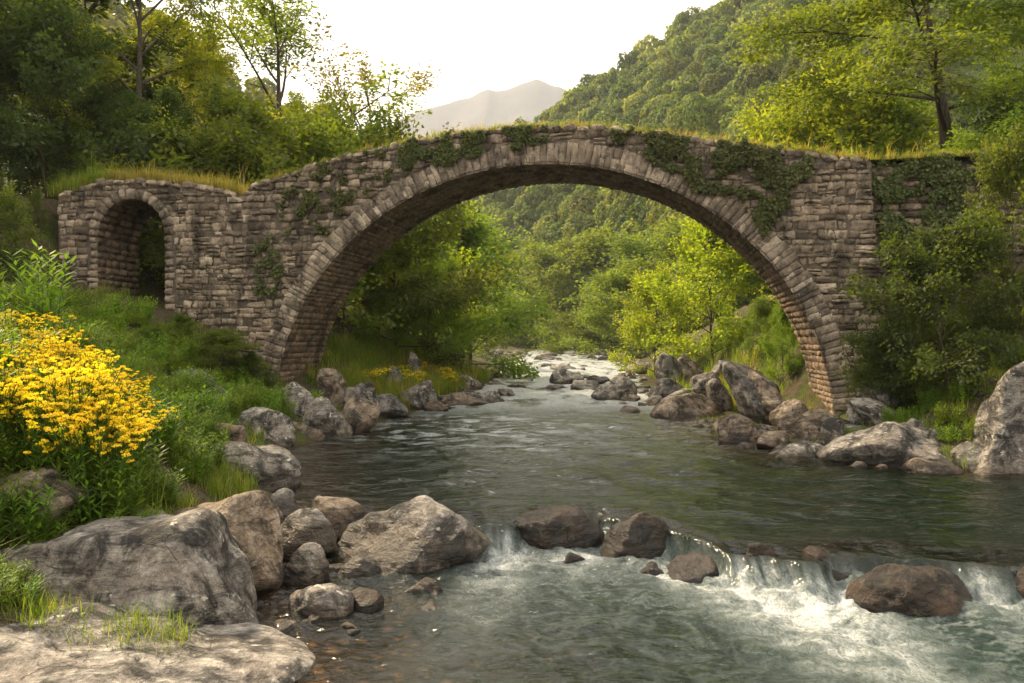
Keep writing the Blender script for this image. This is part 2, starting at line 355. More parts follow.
# ------------------------------------------------------------------ river surface
def river():
    ys = axis([(2.5, 9, 110), (9, 15.2, 230), (15.2, 30, 190), (30, 60, 170), (60, 130, 140), (130, 330, 110)])
    nu = 460; u = np.linspace(0, 1, nu)
    U, YY = np.meshgrid(u, ys)
    xl = np.interp(YY, XLY, XLX) - 2.2; xr = np.minimum(np.interp(YY, XRY, XRX) + 2.2, 13.5 + 1.2 * np.maximum(YY - 15, 0))
    XX = xl + (xr - xl) * U
    # ragged lip
    rag = fbm(XX * 1.1, XX * 0 + 3, XX * 0, 3) * .55 + fbm(XX * 3.6, XX * 0 + 9, XX * 0, 3) * .24
    q = lip_y(XX) + rag - YY                       # >0 downstream of the lip
    up = np.maximum(YY - 35, 0) * .008
    run = 1.25 + 1.3 * fbm(XX * 1.5, XX * 0 + 77, XX * 0, 2); fall = sstep(0, .62, q / run) ; dropv = DROP * (.55 * fall + .45 * sstep(.05, .42, q))
    dip = -(.07 + .16 * np.clip(fbm(XX * 1.5, XX * 0 + 13, XX * 0, 3), -.3, 1)) * np.exp(-((q + .12) / .35) ** 2)
    z = up - dropv + dip
    calm = sstep(-.6, -2.5, q) if False else 1 - sstep(-2.5, -.4, q)
    below = sstep(.1, .5, q)
    rap = sstep(31, 42, YY) * (1 - .5 * sstep(140, 220, YY))
    # waves
    wz = calm * (1 - rap) * (fbm(XX * .42, YY * .85, XX * 0, 3) * .20 + fbm(XX * 1.3, YY * 2.6, XX * 0 + 5, 3) * .05)
    wz = wz + rap * (fbm(XX * 1.0, YY * .8, XX * 0 + 2, 4) * .20 + fbm(XX * .35, YY * .25, XX * 0, 2) * .12)
    turb = np.exp(-np.maximum(q - .4, 0) / 1.7) * below
    wz = wz + below * (fbm(XX * 1.6 + .3 * YY, YY * 1.6, XX * 0 + 8, 5) * (.07 + .22 * turb) + fbm(XX * 5, YY * 5, XX * 0 + 4, 3, True) * .03 * (.4 + turb))
    strand = fbm(XX * 9, q * 1.3 + 4, XX * .7, 3)
    wz = wz + strand * .045 * fall * (1 - sstep(.5, .9, q))
    z = z + wz
    # foam: jets over the lip
    def jet(c, w): return np.exp(-((XX - c) / w) ** 2)
    flow = np.clip(jet(-.1, .45) * 1.0 + jet(1.4, .3) * .6 + jet(2.9, .5) * .45 + jet(3.5, .35) * .9 + jet(4.15, .55) * 1.15 + jet(4.9, .3) * .5 + jet(6.75, .35) * 1.0 + jet(8.4, .8) * .5, 0, 1.2)
    st = .5 + 1.1 * fbm(XX * 8.5, q * .7, XX * .3, 4)
    f_fall = sstep(.03, .35, q) * (1 - sstep(.7, 1.1, q)) * flow * np.clip(st * 1.0 - .08, 0, .78)
    # white water drifting down and to the right
    xs = XX - .40 * np.maximum(q, 0); xs2 = XX - .9 * np.maximum(q - .3, 0)
    jets2 = np.clip(np.exp(-((XX - .05 + .15 * q) / .55) ** 2) * np.exp(-q / 2.2) * 1.2 + np.exp(-((XX - 1.0) / .7) ** 2) * np.exp(-np.abs(q - 1.8) / .7) * .9 + np.exp(-((XX - 2.0 - .25 * q) / .6) ** 2) * np.exp(-np.abs(q - 2.0) / .8) * .8 + np.exp(-((XX - 3.6 - .12 * q) / .95) ** 2) * np.exp(-q / 2.4) * 1.5 + np.exp(-((XX - 4.5 - .1 * q) / .6) ** 2) * np.exp(-q / 1.6) * 1.1 + np.exp(-((XX - 6.7) / .6) ** 2) * np.exp(-q / 1.3) * .9, 0, 1.5)
    wpx = fbm(XX * .8, YY * .8, XX * 0 + 31, 3) * 1.1; wpy = fbm(XX * .8, YY * .8, XX * 0 + 47, 3) * 1.1
    swirl = fbm((XX + wpx) * 1.5, (YY + wpy) * 2.2, XX * 0, 5); rid = fbm((XX + wpx) * 2.2, (YY + wpy) * 3.4, XX * 0 + 7, 4, True)
    f_low = sstep(.35, .8, q) * np.clip(jets2 * (.75 + 1.2 * swirl) + (jets2 * .6) * (rid - .25), 0, 1.1)
    f_net = below * sstep(.45, .70, rid) * .45 * np.exp(-np.maximum(q - 1, 0) / 3.0) * sstep(-1.2, .6, XX)
    f_rap = rap * sstep(-.40, .02, fbm(XX * .55 + wpx * .4, YY * .30, XX * 0 + 3, 5)) * .8
    mid = sstep(19, 29, YY) * (1 - rap); f_sky_glint = mid * np.exp(-((XX + 1) / 4.5) ** 2) * sstep(-.04, .26, fbm(XX * .9 + wpx * .5, YY * 1.9 + wpy * .4, XX * 0 + 21, 5)) * .8  # pale sky reflections painted as streaks into the mid-river water colour
    f_shore = np.exp(-((np.minimum(XX - np.interp(YY, XLY, XLX), np.interp(YY, XRY, XRX) - XX)) / .3) ** 2) * sstep(.1, .5, fbm(XX * 2, YY * 2, XX * 0 + 51, 3)) * .35
    foam_glint = np.clip(np.maximum.reduce([f_fall, f_low, f_net, f_rap, f_sky_glint, f_shore]), 0, 1)  # real white water plus the painted sky-reflection streaks
    depth = np.clip(z - ground_z(XX, YY), 0, 3)
    return XX, YY, z, foam_glint, depth, below
XX, YY, WZ, FOAM_GLINT, DEP, BEL = river()
def water_mat():
    t = NT("river_water"); v = t.n("NewGeometry").outputs["Position"]
    foam_glint = t.attr("foam_glint"); dep = t.attr("depth"); low = t.attr("low")
    n1 = t.noise(t.map(v, (1.0, 1.9, 1)), 1.1, 3, .55, .8); n2 = t.noise(t.map(v, (1.0, 2.2, 1)), 4.5, 3, .6, .3); n3 = t.noise(t.map(v, (1, 1.6, 1)), 22, 2, .5)
    h = t.math('ADD', t.math('MULTIPLY', n1, 1.0), t.math('MULTIPLY', n2, .32)); h = t.math('ADD', h, t.math('MULTIPLY', n3, .05))
    nb = t.bump(h, 1.0, .10)
    fr = t.n("Fresnel"); t.set(fr, "IOR", 1.34); t.set(fr, "Normal", nb)
    gl = t.n("BsdfGlossy"); t.set(gl, "Color", (1, 1, 1, 1)); t.set(gl, "Roughness", .09); t.set(gl, "Normal", nb)
    trn = t.n("BsdfTransparent"); t.set(trn, "Color", t.ramp(t.rng(dep, 0, 1.4), [(0, (.95, .84, .64)), (.4, (.66, .50, .26)), (1, (.13, .18, .10))]))
    body = t.pbsdf(t.mix(low, (.0035, .009, .0045), (.011, .026, .021)), .6, .0)
    under = t.mixsh(t.rng(dep, .15, 1.1, .02, .85), trn.outputs[0], body)
    w = t.mixsh(fr.outputs[0], under, gl.outputs[0])
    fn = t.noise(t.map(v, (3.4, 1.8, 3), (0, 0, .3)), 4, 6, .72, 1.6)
    fa = t.math('MULTIPLY', foam_glint, t.rng(fn, .30, .62, .30, 1.3), clamp=True)
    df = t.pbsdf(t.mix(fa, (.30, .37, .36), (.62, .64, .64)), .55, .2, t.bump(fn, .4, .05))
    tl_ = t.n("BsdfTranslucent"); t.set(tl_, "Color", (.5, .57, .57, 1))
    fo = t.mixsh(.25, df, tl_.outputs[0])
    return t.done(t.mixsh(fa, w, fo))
M['water'] = water_mat()
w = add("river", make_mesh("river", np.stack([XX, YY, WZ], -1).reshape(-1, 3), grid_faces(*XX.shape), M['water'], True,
    {"foam_glint": ('POINT', FOAM_GLINT.ravel()), "depth": ('POINT', DEP.ravel()), "low": ('POINT', BEL.ravel())}))
tag(w, kind="structure")

# ------------------------------------------------------------------ hills and mountain
def forest_floor():
    t = NT("forest_floor"); v = t.n("NewGeometry").outputs["Position"]
    a = t.noise(v, .12, 6, .7); return t.done(t.pbsdf(t.ramp(a, [(.3, (.022, .036, .012)), (.7, (.06, .078, .022))]), .95, .05))
M['floor'] = forest_floor()
HR = np.array([(330, 262, 470, 330), (400, 226, 450, 300), (440, 196, 450, 265), (530, 122, 450, 235), (600, 76, 430, 165), (650, 46, 415, 135), (700, 17, 400, 115), (740, -2, 390, 105), (800, -40, 370, 92), (950, -110, 330, 75), (1200, -160, 260, 62), (1500, -160, 200, 55)], float)
def hill_pt(a, k):
    """a: picture column it lies behind, k: 0 foot .. 1 ridge, >1 far side"""
    y0 = np.interp(a, HR[:, 0], HR[:, 1]); d1 = np.interp(a, HR[:, 0], HR[:, 2]); d0 = np.interp(a, HR[:, 0], HR[:, 3])
    zt = CAM_H - (y0 - CY) / F_PX * d1 - 5.0
    d = d0 + (d1 - d0) * k; x = (a - CX) / F_PX * d
    kk = np.clip(k, 0, 1); zb = 1.5
    z = zb + (zt - zb) * (.35 * kk + .65 * kk ** 1.35) - np.maximum(k - 1, 0) ** 1 * zt * .9
    bumps = fbm(x * .016, d * .016, 0 * x, 4) * 13 * np.sin(np.clip(k, 0, 1) * math.pi) ** .8 + fbm(x * .03, d * .03, 4 + 0 * x, 3) * 3
    return x, d, z + bumps
A, K = np.meshgrid(np.linspace(330, 1500, 130), np.linspace(-.05, 1.9, 70))
hx, hy, hz = hill_pt(A, K)
tag(add("hill", make_mesh("hill", np.stack([hx, hy, hz], -1).reshape(-1, 3), grid_faces(*A.shape), M['floor'], True)), kind="structure")
HL = np.array([(-900, -200, 170, 60), (-300, -160, 230, 75), (0, -60, 300, 95), (140, 20, 340, 110), (240, 75, 380, 125), (330, 150, 420, 150), (420, 235, 470, 240), (470, 300, 480, 330)], float)
def lhill_pt(a, k):
    y0 = np.interp(a, HL[:, 0], HL[:, 1]); d1 = np.interp(a, HL[:, 0], HL[:, 2]); d0 = np.interp(a, HL[:, 0], HL[:, 3])
    zt = CAM_H - (y0 - CY) / F_PX * d1 - 5.0; d = d0 + (d1 - d0) * k; x = (a - CX) / F_PX * d; kk = np.clip(k, 0, 1)
    z = 3 + (zt - 3) * (.5 * kk + .5 * kk ** 1.4) - np.maximum(k - 1, 0) * zt * .9
    return x, d, z + fbm(x * .02, d * .02, 9 + 0 * x, 4) * 8 * np.sin(kk * math.pi) ** .8
A, K = np.meshgrid(np.linspace(-900, 470, 110), np.linspace(-.05, 1.9, 60))
hx, hy, hz = lhill_pt(A, K)
tag(add("hill", make_mesh("hill", np.stack([hx, hy, hz], -1).reshape(-1, 3), grid_faces(*A.shape), M['floor'], True)), kind="structure")
M['mtn'] = (lambda t: t.done(t.pbsdf(t.ramp(t.noise(t.n('NewGeometry').outputs['Position'], .0026, 7, .7), [(.35, (.035, .042, .045)), (.65, (.085, .088, .09))]), .95, .05)))(NT('mountain_rock'))
def mountain():
    prof = np.array([(150, 230), (300, 165), (380, 135), (420, 112), (440, 106), (458, 101), (472, 98), (481, 92), (488, 90), (497, 93), (506, 92), (520, 86), (530, 82), (537, 79.5), (544, 82), (552, 87), (562, 91), (575, 95), (590, 99), (640, 120), (720, 150), (860, 200)], float)
    a = np.linspace(150, 860, 190); k = np.linspace(0, 1.8, 60); A, K = np.meshgrid(a, k)
    d0, d1 = 1700, 3000; d = d0 + (d1 - d0) * K; x = (A - CX) / F_PX * d
    zt = CAM_H - (np.interp(A, prof[:, 0], prof[:, 1]) - CY) / F_PX * d1
    kk = np.clip(K, 0, 1)
    rid = fbm(x * .0028, d * .0013, 0 * x, 5, True) * 105 + fbm(x * .01, d * .01, 0 * x, 3) * 26
    z = zt * kk ** 1.15 - np.maximum(K - 1, 0) * zt + rid * np.sin(np.clip(kk * .96, 0, 1) * math.pi) ** .7
    return make_mesh("mountain", np.stack([x, d, z], -1).reshape(-1, 3), grid_faces(*A.shape), M['mtn'], True)
tag(add("mountain", mountain()), kind="structure")

# ------------------------------------------------------------------ haze in the valley air
def haze():
    bm = bmesh.new(); bmesh.ops.create_cube(bm, size=1.0)
    me = bpy.data.meshes.new("haze"); bm.to_mesh(me); bm.free()
    o = add("haze", me); o.location = (0, 4000, 528); o.scale = (14000, 13000, 1066)
    m = bpy.data.materials.new("haze_air"); m.use_nodes = True; t = m.node_tree; t.nodes.clear()
    out = t.nodes.new("ShaderNodeOutputMaterial"); v = t.nodes.new("ShaderNodeVolumePrincipled")
    v.inputs["Color"].default_value = (.80, .84, .94, 1); v.inputs["Density"].default_value = 0.00015; v.inputs["Anisotropy"].default_value = .2
    t.links.new(v.outputs[0], out.inputs["Volume"]); me.materials.append(m)
    tag(o, kind="stuff")
haze()

# ------------------------------------------------------------------ the bridge
BA = -.174; BE = np.array([math.cos(BA), math.sin(BA), 0]); BN = np.array([-math.sin(BA), math.cos(BA), 0]); B0 = np.array([1., 31, 0])
ARC_S, ARC_Z, ARC_A, ARC_B, RING = -.04, .06, 10.97, 10.07, .80
W_MAIN, W_APP = 4.28, 3.0
def bw(s, z, o):
    s = np.asarray(s, float); z = np.asarray(z, float); o = np.asarray(o, float)
    s, z, o = np.broadcast_arrays(s, z, o)
    p = B0 + s[..., None] * BE + o[..., None] * BN; p = p.copy(); p[..., 2] = z; return p
TOP_S = [-22.5, -21.1, -20.2, -19.3, -18.56, -16.7, -14.3, -13.0, -12.6, -12.2, -9.9, -7.7, -5.6, -3.5, -1.5, .9, 2.4, 4.3, 6.2, 8.0, 9.75, 11.5, 12.2, 18.2]
TOP_Z = [9.3, 9.65, 9.8, 10.05, 10.22, 10.12, 9.78, 9.5, 9.35, 9.72, 10.28, 10.85, 11.16, 11.46, 11.6, 11.58, 11.48, 11.2, 10.85, 10.5, 10.24, 9.95, 9.85, 9.9]
def ztop(s): return np.interp(s, TOP_S, TOP_Z) + .05 * pnoise(np.asarray(s) * 1.7, 0 * np.asarray(s), 3)
SA_C, SA_R, SA_Z, SA_T = -17.6, 1.6, 7.72, .42
def right_end(z): return 12.1 + (9.9 - z) * .10
def in_main(s, z, extra=0.0):
    a, b = ARC_A + extra, ARC_B + extra
    return (np.abs(s - ARC_S) < a) & ((z < ARC_Z) | (((s - ARC_S) / a) ** 2 + (np.maximum(z - ARC_Z, 0) / b) ** 2 < 1))
def in_small(s, z, extra=0.0):
    r = SA_R + extra
    return (np.abs(s - SA_C) < r) & ((z < SA_Z) | ((s - SA_C) ** 2 + (z - SA_Z) ** 2 < r * r))
class Stones:
    def __init__(s, n=6): s.V = []; s.F = []; s.R = []; s.n = 0; s.k = n
    def quad(s, c, nrm, tone, prot=.05, rough=.02, depth=.07, square=.12, rng=RNG):
        """c: 4 corners (bl,br,tr,tl) world; nrm: outward unit vector"""
        k = s.k; g = np.linspace(-1, 1, k); U, Vv = np.meshgrid(g, g)
        U2 = U * np.sqrt(1 - square * Vv ** 2); V2 = Vv * np.sqrt(1 - square * U ** 2)
        a = (U2 + 1) / 2; b = (V2 + 1) / 2
        c = np.asarray(c)
        p = ((1 - a) * (1 - b))[..., None] * c[0] + (a * (1 - b))[..., None] * c[1] + (a * b)[..., None] * c[2] + ((1 - a) * b)[..., None] * c[3]
        edge = np.maximum(np.abs(U), np.abs(Vv))
        h = prot * (1 - .35 * (U ** 2 + Vv ** 2) / 2) + rng.normal(0, rough, U.shape) + U * rng.normal(0, rough * .8) + Vv * rng.normal(0, rough * .8)
        h = np.where(edge > .99, -depth, h)
        cen = p.reshape(-1, 3).mean(0)
        p = np.where((edge > .99)[..., None], cen + (p - cen) * 1.06, p)
        p = p + h[..., None] * nrm + (rng.normal(0, .012, p.shape) if True else 0)
        s.V.append(p.reshape(-1, 3)); s.F.append(grid_faces(k, k) + s.n); s.R.append(np.full((k - 1) ** 2, tone)); s.n += k * k
    def mesh(s, name, mat, extra=None):
        V = np.concatenate(s.V); F = np.concatenate(s.F); R = np.concatenate(s.R); fm = np.zeros(len(F), int); mats = [mat]
        if extra:
            eV, eF, em = extra; V = np.concatenate([V, eV]); F = np.concatenate([F, eF + s.n]); R = np.concatenate([R, np.full(len(eF), .5)])
            fm = np.concatenate([fm, np.ones(len(eF), int)]); mats.append(em)
        return make_mesh(name, V, F, mats, True, {"rnd": ('FACE', np.clip(R, 0, 1))}, fm)
def lower(s):
    """lowest z of the solid at section s"""
    z = -1.2
    if abs(s - ARC_S) < ARC_A + .12: z = ARC_Z + (ARC_B + .07) * math.sqrt(max(0, 1 - ((s - ARC_S) / (ARC_A + .07)) ** 2)) if abs(s - ARC_S) < ARC_A + .07 else -1.2
    if abs(s - SA_C) < SA_R + .1: z = SA_Z + math.sqrt(max(0, (SA_R + .1) ** 2 - (s - SA_C) ** 2))
    return z
def core():
    V = []; Fc = []
    def strip(ss, w, o0=.055):
        b = len(V)
        for s_ in ss:
            zt = float(ztop(s_)) - .12; zb = lower(s_)
            for (z, o) in ((zb, o0), (zt, o0), (zt, w - .02), (zb, w - .02)): V.append(bw(s_, z, o))
        for i in range(len(ss) - 1):
            q = b + i * 4
            for j in range(4): Fc.append((q + j, q + (j + 1) % 4, q + 4 + (j + 1) % 4, q + 4 + j))
        for q in (b, b + 4 * (len(ss) - 1)): Fc.append((q, q + 1, q + 2, q + 3))
    t = np.linspace(math.pi, 0, 90); arc = ARC_S + (ARC_A + .069) * np.cos(t)
    ts = np.linspace(math.pi, 0, 30); sarc = SA_C + (SA_R + .099) * np.cos(ts)
    strip(list(np.linspace(-21.1, sarc[0] - .003, 5)), W_APP); strip(list(sarc), W_APP)
    strip(list(np.linspace(sarc[-1] + .003, -12.503, 8)), W_APP); strip(list(np.linspace(-12.5, arc[0] - .003, 4)), W_MAIN)
    strip(list(arc), W_MAIN); strip(list(np.linspace(arc[-1] + .003, 12.25, 4)), W_MAIN)
    strip(list(np.linspace(12.253, 18.2, 8)), W_MAIN, .62)
    return np.array(V), np.array(Fc)
bridge = empty("stone_bridge", (1, 31, 0)); tag(bridge, "old mossy single arch stone bridge spanning the river", "bridge")
def bridge_part(name, me):
    o = add(name, me, bridge); o.matrix_parent_inverse = bridge.matrix_basis.inverted(); o.matrix_parent_inverse[0][3] = -1; o.matrix_parent_inverse[1][3] = -31; return o
def facing():
    st = Stones(6); rng = np.random.default_rng(21)
    def region(s, z, z_slack=0):
        ok = (z < ztop(s) - .22) & (s > -21.1) & (s < right_end(z))
        ok &= ~in_main(s, z, RING + .02) & ~in_small(s, z, SA_T + .02)
        # jambs of the small arch have their own quoins
        ok &= ~((np.abs(s - SA_C) < SA_R + .5) & (z < SA_Z))
        return ok
    z = -1.0
    while z < 11.6:
        regular = z < 5
        hgt = rng.uniform(.21, .34) if rng.random() < .8 else rng.uniform(.15, .2)
        ss = np.arange(-21.2, 13.4, .02)
        def spans(zz):
            m = region(ss, np.full_like(ss, zz)); d = np.diff(np.concatenate([[0], m.astype(int), [0]]))
            return [(ss[i], ss[min(j, len(ss) - 1)]) for i, j in zip(np.where(d == 1)[0], np.where(d == -1)[0])]
        for (a, b) in spans(z + hgt / 2):
            lo = [q for q in spans(z + .02) if q[1] > a and q[0] < b]; hi = [q for q in spans(z + hgt - .02) if q[1] > a and q[0] < b]
            aL = min([q[0] for q in lo], key=lambda v: abs(v - a)) if lo else a + .2; aH = min([q[0] for q in hi], key=lambda v: abs(v - a)) if hi else a + .2
            bL = min([q[1] for q in lo], key=lambda v: abs(v - b)) if lo else b - .2; bH = min([q[1] for q in hi], key=lambda v: abs(v - b)) if hi else b - .2
            lim = .6
            aL, aH = np.clip([aL, aH], a - lim, a + lim); bL, bH = np.clip([bL, bH], b - lim, b + lim)
            cur = a; edges = [(aL, aH)]
            while True:
                wd = float(np.clip(rng.lognormal(-1.05, .38), .16, .85)) * (1.1 if hgt > .26 else .95)
                if cur + wd > b - .3: break
                cur += wd; edges.append((cur + rng.normal(0, .025), cur + rng.normal(0, .025)))
            edges.append((bL, bH))
            for (e0, e1) in zip(edges[:-1], edges[1:]):
                if e1[0] - e0[0] < .05 and e1[1] - e0[1] < .05: continue
                gap = rng.uniform(.004, .014)
                def wob(s_): return .07 * pnoise(s_ * .5, z * .8, 1.5)
                z0, z1 = z + gap, z + hgt - gap
                dz = rng.normal(0, .024, 4)
                sc = (e0[0] + e0[1] + e1[0] + e1[1]) / 4
                if rng.random() < .22 and hgt > .24:   # two thin stones instead of one
                    zm = z + hgt * rng.uniform(.4, .6); parts = [(z0, zm - .01), (zm + .01, z1)]
                else: parts = [(z0, z1)]
                for (za, zb) in parts:
                    fa, fb = (za - z) / hgt, (zb - z) / hgt
                    L0 = e0[0] + (e0[1] - e0[0]) * fa + gap; R0 = e1[0] + (e1[1] - e1[0]) * fa - gap
                    L1 = e0[0] + (e0[1] - e0[0]) * fb + gap; R1 = e1[0] + (e1[1] - e1[0]) * fb - gap
                    o = rng.normal(0, .045)
                    c = [bw(L0, za + dz[0] + wob(L0), o), bw(max(R0, L0 + .02), za + dz[1] + wob(R0), o), bw(max(R1, L1 + .02), zb + dz[2] + wob(R1), o), bw(L1, zb + dz[3] + wob(L1), o)]
                    # lower courses paler, upper ones darker and weathered
                    band = .56 - .10 * sstep(4, 7, za) + .10 * pnoise(sc * .35, za * .35, 7)
                    st.quad(c, -BN, band + rng.normal(0, .20), rng.uniform(.0, .04), .014, .045, rng.uniform(.04, .20), rng)
        z += hgt
    # irregular parapet course along the top
    s_ = -21.1
    while s_ < right_end(9.7) - .1:
        wd = rng.uniform(.3, .75); e = min(s_ + wd, right_end(9.7)); h0 = rng.uniform(.20, .27)
        za, zb = float(ztop(s_)), float(ztop(e))
        up = rng.normal(0, .045)
        if not (-13.1 < s_ < -12.5):
            st.quad([bw(s_ + .015, za - .25, -.02), bw(e - .015, zb - .25, -.02), bw(e - .03, zb - .25 + h0 + up, -.02), bw(s_ + .03, za - .25 + h0 + up, -.02)], -BN, .5 + rng.normal(0, .22), rng.uniform(.05, .11), .02, .1, .2, rng)
            dirn = np.array([0, 0, 1.])
            st.quad([bw(s_ + .02, za + up, .0), bw(e - .02, zb + up, .0), bw(e - .03, zb + up, .42), bw(s_ + .03, za + up, .42)], dirn, .5 + rng.normal(0, .22), .03, .02, .12, .2, rng)
        s_ = e
    # set-back wall at the right end
    z = 2.0
    while z < 9.6:
        hgt = rng.uniform(.2, .34); s_ = right_end(z) + .05
        while s_ < 18:
            wd = rng.uniform(.3, .8)
            st.quad([bw(s_ + .015, z + .012, .52), bw(s_ + wd - .015, z + .012, .52), bw(s_ + wd - .015, z + hgt - .012, .52), bw(s_ + .015, z + hgt - .012, .52)], -BN, .35 + rng.normal(0, .2), rng.uniform(.03, .08), .018, .08, .2, rng)
            s_ += wd
        z += hgt
    # end wall of the main pier where it steps out
    z = 1.0
    while z < 9.6:
        hgt = rng.uniform(.24, .36)
        for (o0, o1) in ((.0, .54),):
            a0, a1 = right_end(z), right_end(z + hgt)
            st.quad([bw(a0, z + .012, o0), bw(a0, z + .012, o1), bw(a1, z + hgt - .012, o1), bw(a1, z + hgt - .012, o0)], BE, .4 + rng.normal(0, .2), .04, .015, .06, .15, rng)
        z += hgt
    return st
V_, F_ = core()
o = bridge_part("wall", facing().mesh("bridge_wall", M['rubble'], (V_, F_, M['mortar'])))
def ellipse_angles(n_target):
    t = np.linspace(0, math.pi, 2000); x = ARC_A * np.cos(t); z = ARC_B * np.sin(t)
    L = np.concatenate([[0], np.cumsum(np.hypot(np.diff(x), np.diff(z)))]); return t, L
def ring_edges(rng, lo=.17, hi=.32):
    t, L = ellipse_angles(0); ed = [0.0]
    while ed[-1] < L[-1] - .3: ed.append(ed[-1] + rng.uniform(lo, hi))
    ed[-1] = L[-1]; return np.interp(ed, L, t)
RE = ring_edges(np.random.default_rng(5))
def epnt(t, r): return ARC_S + (ARC_A + r) * np.cos(t), ARC_Z + (ARC_B + r) * np.sin(t)
def main_ring():
    st = Stones(6); rng = np.random.default_rng(31)
    for a, b in zip(RE[:-1], RE[1:]):
        cuts = [0, RING + rng.uniform(-.02, .09)]
        steep = abs(math.cos((a + b) / 2))
        if rng.random() < .25 + .5 * steep: cuts.insert(1, rng.uniform(.3, .5))
        for r0, r1 in zip(cuts[:-1], cuts[1:]):
            g = .008; ga = g / 10.5
            pts = []
            for (t, r) in ((a + ga, r0 + g), (a + ga, r1 - g), (b - ga, r1 - g), (b - ga, r0 + g)):
                s_, z_ = epnt(t, r); pts.append(bw(s_, z_, -.02 + rng.normal(0, .006)))
            st.quad([pts[0], pts[3], pts[2], pts[1]], -BN, .5 + rng.normal(0, .30), rng.uniform(0, .018), .007, .045, .025, rng)
    for sgn in (-1, 1):       # legs below the springing
        z = ARC_Z
        while z > -1.2:
            h_ = rng.uniform(.28, .4); x0 = ARC_S + sgn * ARC_A; cut = rng.uniform(.35, .5)
            for (r0, r1) in ((0, cut), (cut, RING + .1)):
                s0, s1 = sorted((x0 + sgn * (r0 + .008), x0 + sgn * (r1 - .008)))
                st.quad([bw(s0, z - h_, -.05), bw(s1, z - h_, -.05), bw(s1, z - .012, -.05), bw(s0, z - .012, -.05)], -BN, .5 + rng.normal(0, .22), .02, .008, .04, .02, rng)
            z -= h_
    return st.mesh("arch_ring", M['ashlar'])
bridge_part("arch_ring", main_ring())
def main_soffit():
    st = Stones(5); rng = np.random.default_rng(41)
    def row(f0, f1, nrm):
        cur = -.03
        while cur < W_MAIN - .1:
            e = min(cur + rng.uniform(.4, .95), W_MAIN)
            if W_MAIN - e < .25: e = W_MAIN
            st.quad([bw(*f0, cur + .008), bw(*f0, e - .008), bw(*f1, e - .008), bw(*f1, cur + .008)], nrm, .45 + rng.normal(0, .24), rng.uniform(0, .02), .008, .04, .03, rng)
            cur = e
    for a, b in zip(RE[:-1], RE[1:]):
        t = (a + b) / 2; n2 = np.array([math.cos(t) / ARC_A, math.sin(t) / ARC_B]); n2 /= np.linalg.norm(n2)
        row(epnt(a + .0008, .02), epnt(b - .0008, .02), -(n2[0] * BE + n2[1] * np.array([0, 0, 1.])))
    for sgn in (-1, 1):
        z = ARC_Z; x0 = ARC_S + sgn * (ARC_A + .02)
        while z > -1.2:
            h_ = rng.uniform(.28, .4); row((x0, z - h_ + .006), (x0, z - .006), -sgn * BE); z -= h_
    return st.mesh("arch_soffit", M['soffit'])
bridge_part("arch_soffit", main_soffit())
def small_ring():
    st = Stones(6); rng = np.random.default_rng(51); n = 15
    ts = np.linspace(0, math.pi, n + 1) + np.concatenate([[0], rng.normal(0, .018, n - 1), [0]])
    for a, b in zip(ts[:-1], ts[1:]):
        r1 = SA_R + SA_T + rng.uniform(-.02, .07)
        c = [bw(SA_C + r * math.cos(t), SA_Z + r * math.sin(t), -.05) for (t, r) in ((a + .006, SA_R), (b - .006, SA_R), (b - .006, r1), (a + .006, r1))]
        st.quad(c, -BN, .35 + rng.normal(0, .2), .04, .012, .1, .08, rng)
    for sgn in (-1, 1):
        z = SA_Z
        while z > 2.6:
            h_ = rng.uniform(.22, .36); wd = rng.uniform(.3, .52); s0, s1 = sorted((SA_C + sgn * SA_R, SA_C + sgn * (SA_R + wd)))
            st.quad([bw(s0 + .01, z - h_ + .012, -.03), bw(s1 - .01, z - h_ + .012, -.03), bw(s1 - .01, z - .012, -.03), bw(s0 + .01, z - .012, -.03)], -BN, .42 + rng.normal(0, .2), .05, .014, .1, .14, rng)
            z -= h_
    return st.mesh("small_arch_ring", M['ashlar'])
bridge_part("small_arch_ring", small_ring())
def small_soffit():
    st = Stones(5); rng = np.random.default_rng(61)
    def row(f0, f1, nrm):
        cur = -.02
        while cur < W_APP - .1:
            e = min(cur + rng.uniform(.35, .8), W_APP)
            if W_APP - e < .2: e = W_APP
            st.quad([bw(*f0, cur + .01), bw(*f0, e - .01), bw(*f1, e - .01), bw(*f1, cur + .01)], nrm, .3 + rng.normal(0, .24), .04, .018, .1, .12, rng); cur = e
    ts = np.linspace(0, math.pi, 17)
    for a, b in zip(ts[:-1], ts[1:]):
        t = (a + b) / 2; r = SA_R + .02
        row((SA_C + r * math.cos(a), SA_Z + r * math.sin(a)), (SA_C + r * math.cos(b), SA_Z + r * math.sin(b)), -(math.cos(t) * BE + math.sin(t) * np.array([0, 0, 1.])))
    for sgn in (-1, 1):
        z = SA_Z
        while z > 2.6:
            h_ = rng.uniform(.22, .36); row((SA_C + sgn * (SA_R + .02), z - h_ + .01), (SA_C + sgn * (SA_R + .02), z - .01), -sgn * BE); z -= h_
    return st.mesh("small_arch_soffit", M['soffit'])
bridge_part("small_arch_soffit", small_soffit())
def deck():
    ss = np.linspace(-21.0, 18.2, 160); oo = np.linspace(.35, 4.2, 8); Sg, Og = np.meshgrid(ss, oo)
    w_ = np.where(Sg < -12.5, W_APP, W_MAIN); O2 = .35 + (w_ - .5) * (Og - .35) / 3.85
    z = ztop(Sg) + .02 + .05 * fbm(Sg, O2, 0 * Sg, 3)
    return make_mesh("deck", bw(Sg, z, O2).reshape(-1, 3), grid_faces(*Sg.shape), M['ground'], True, {"bed": ('POINT', np.zeros(Sg.size))})
bridge_part("deck", deck())

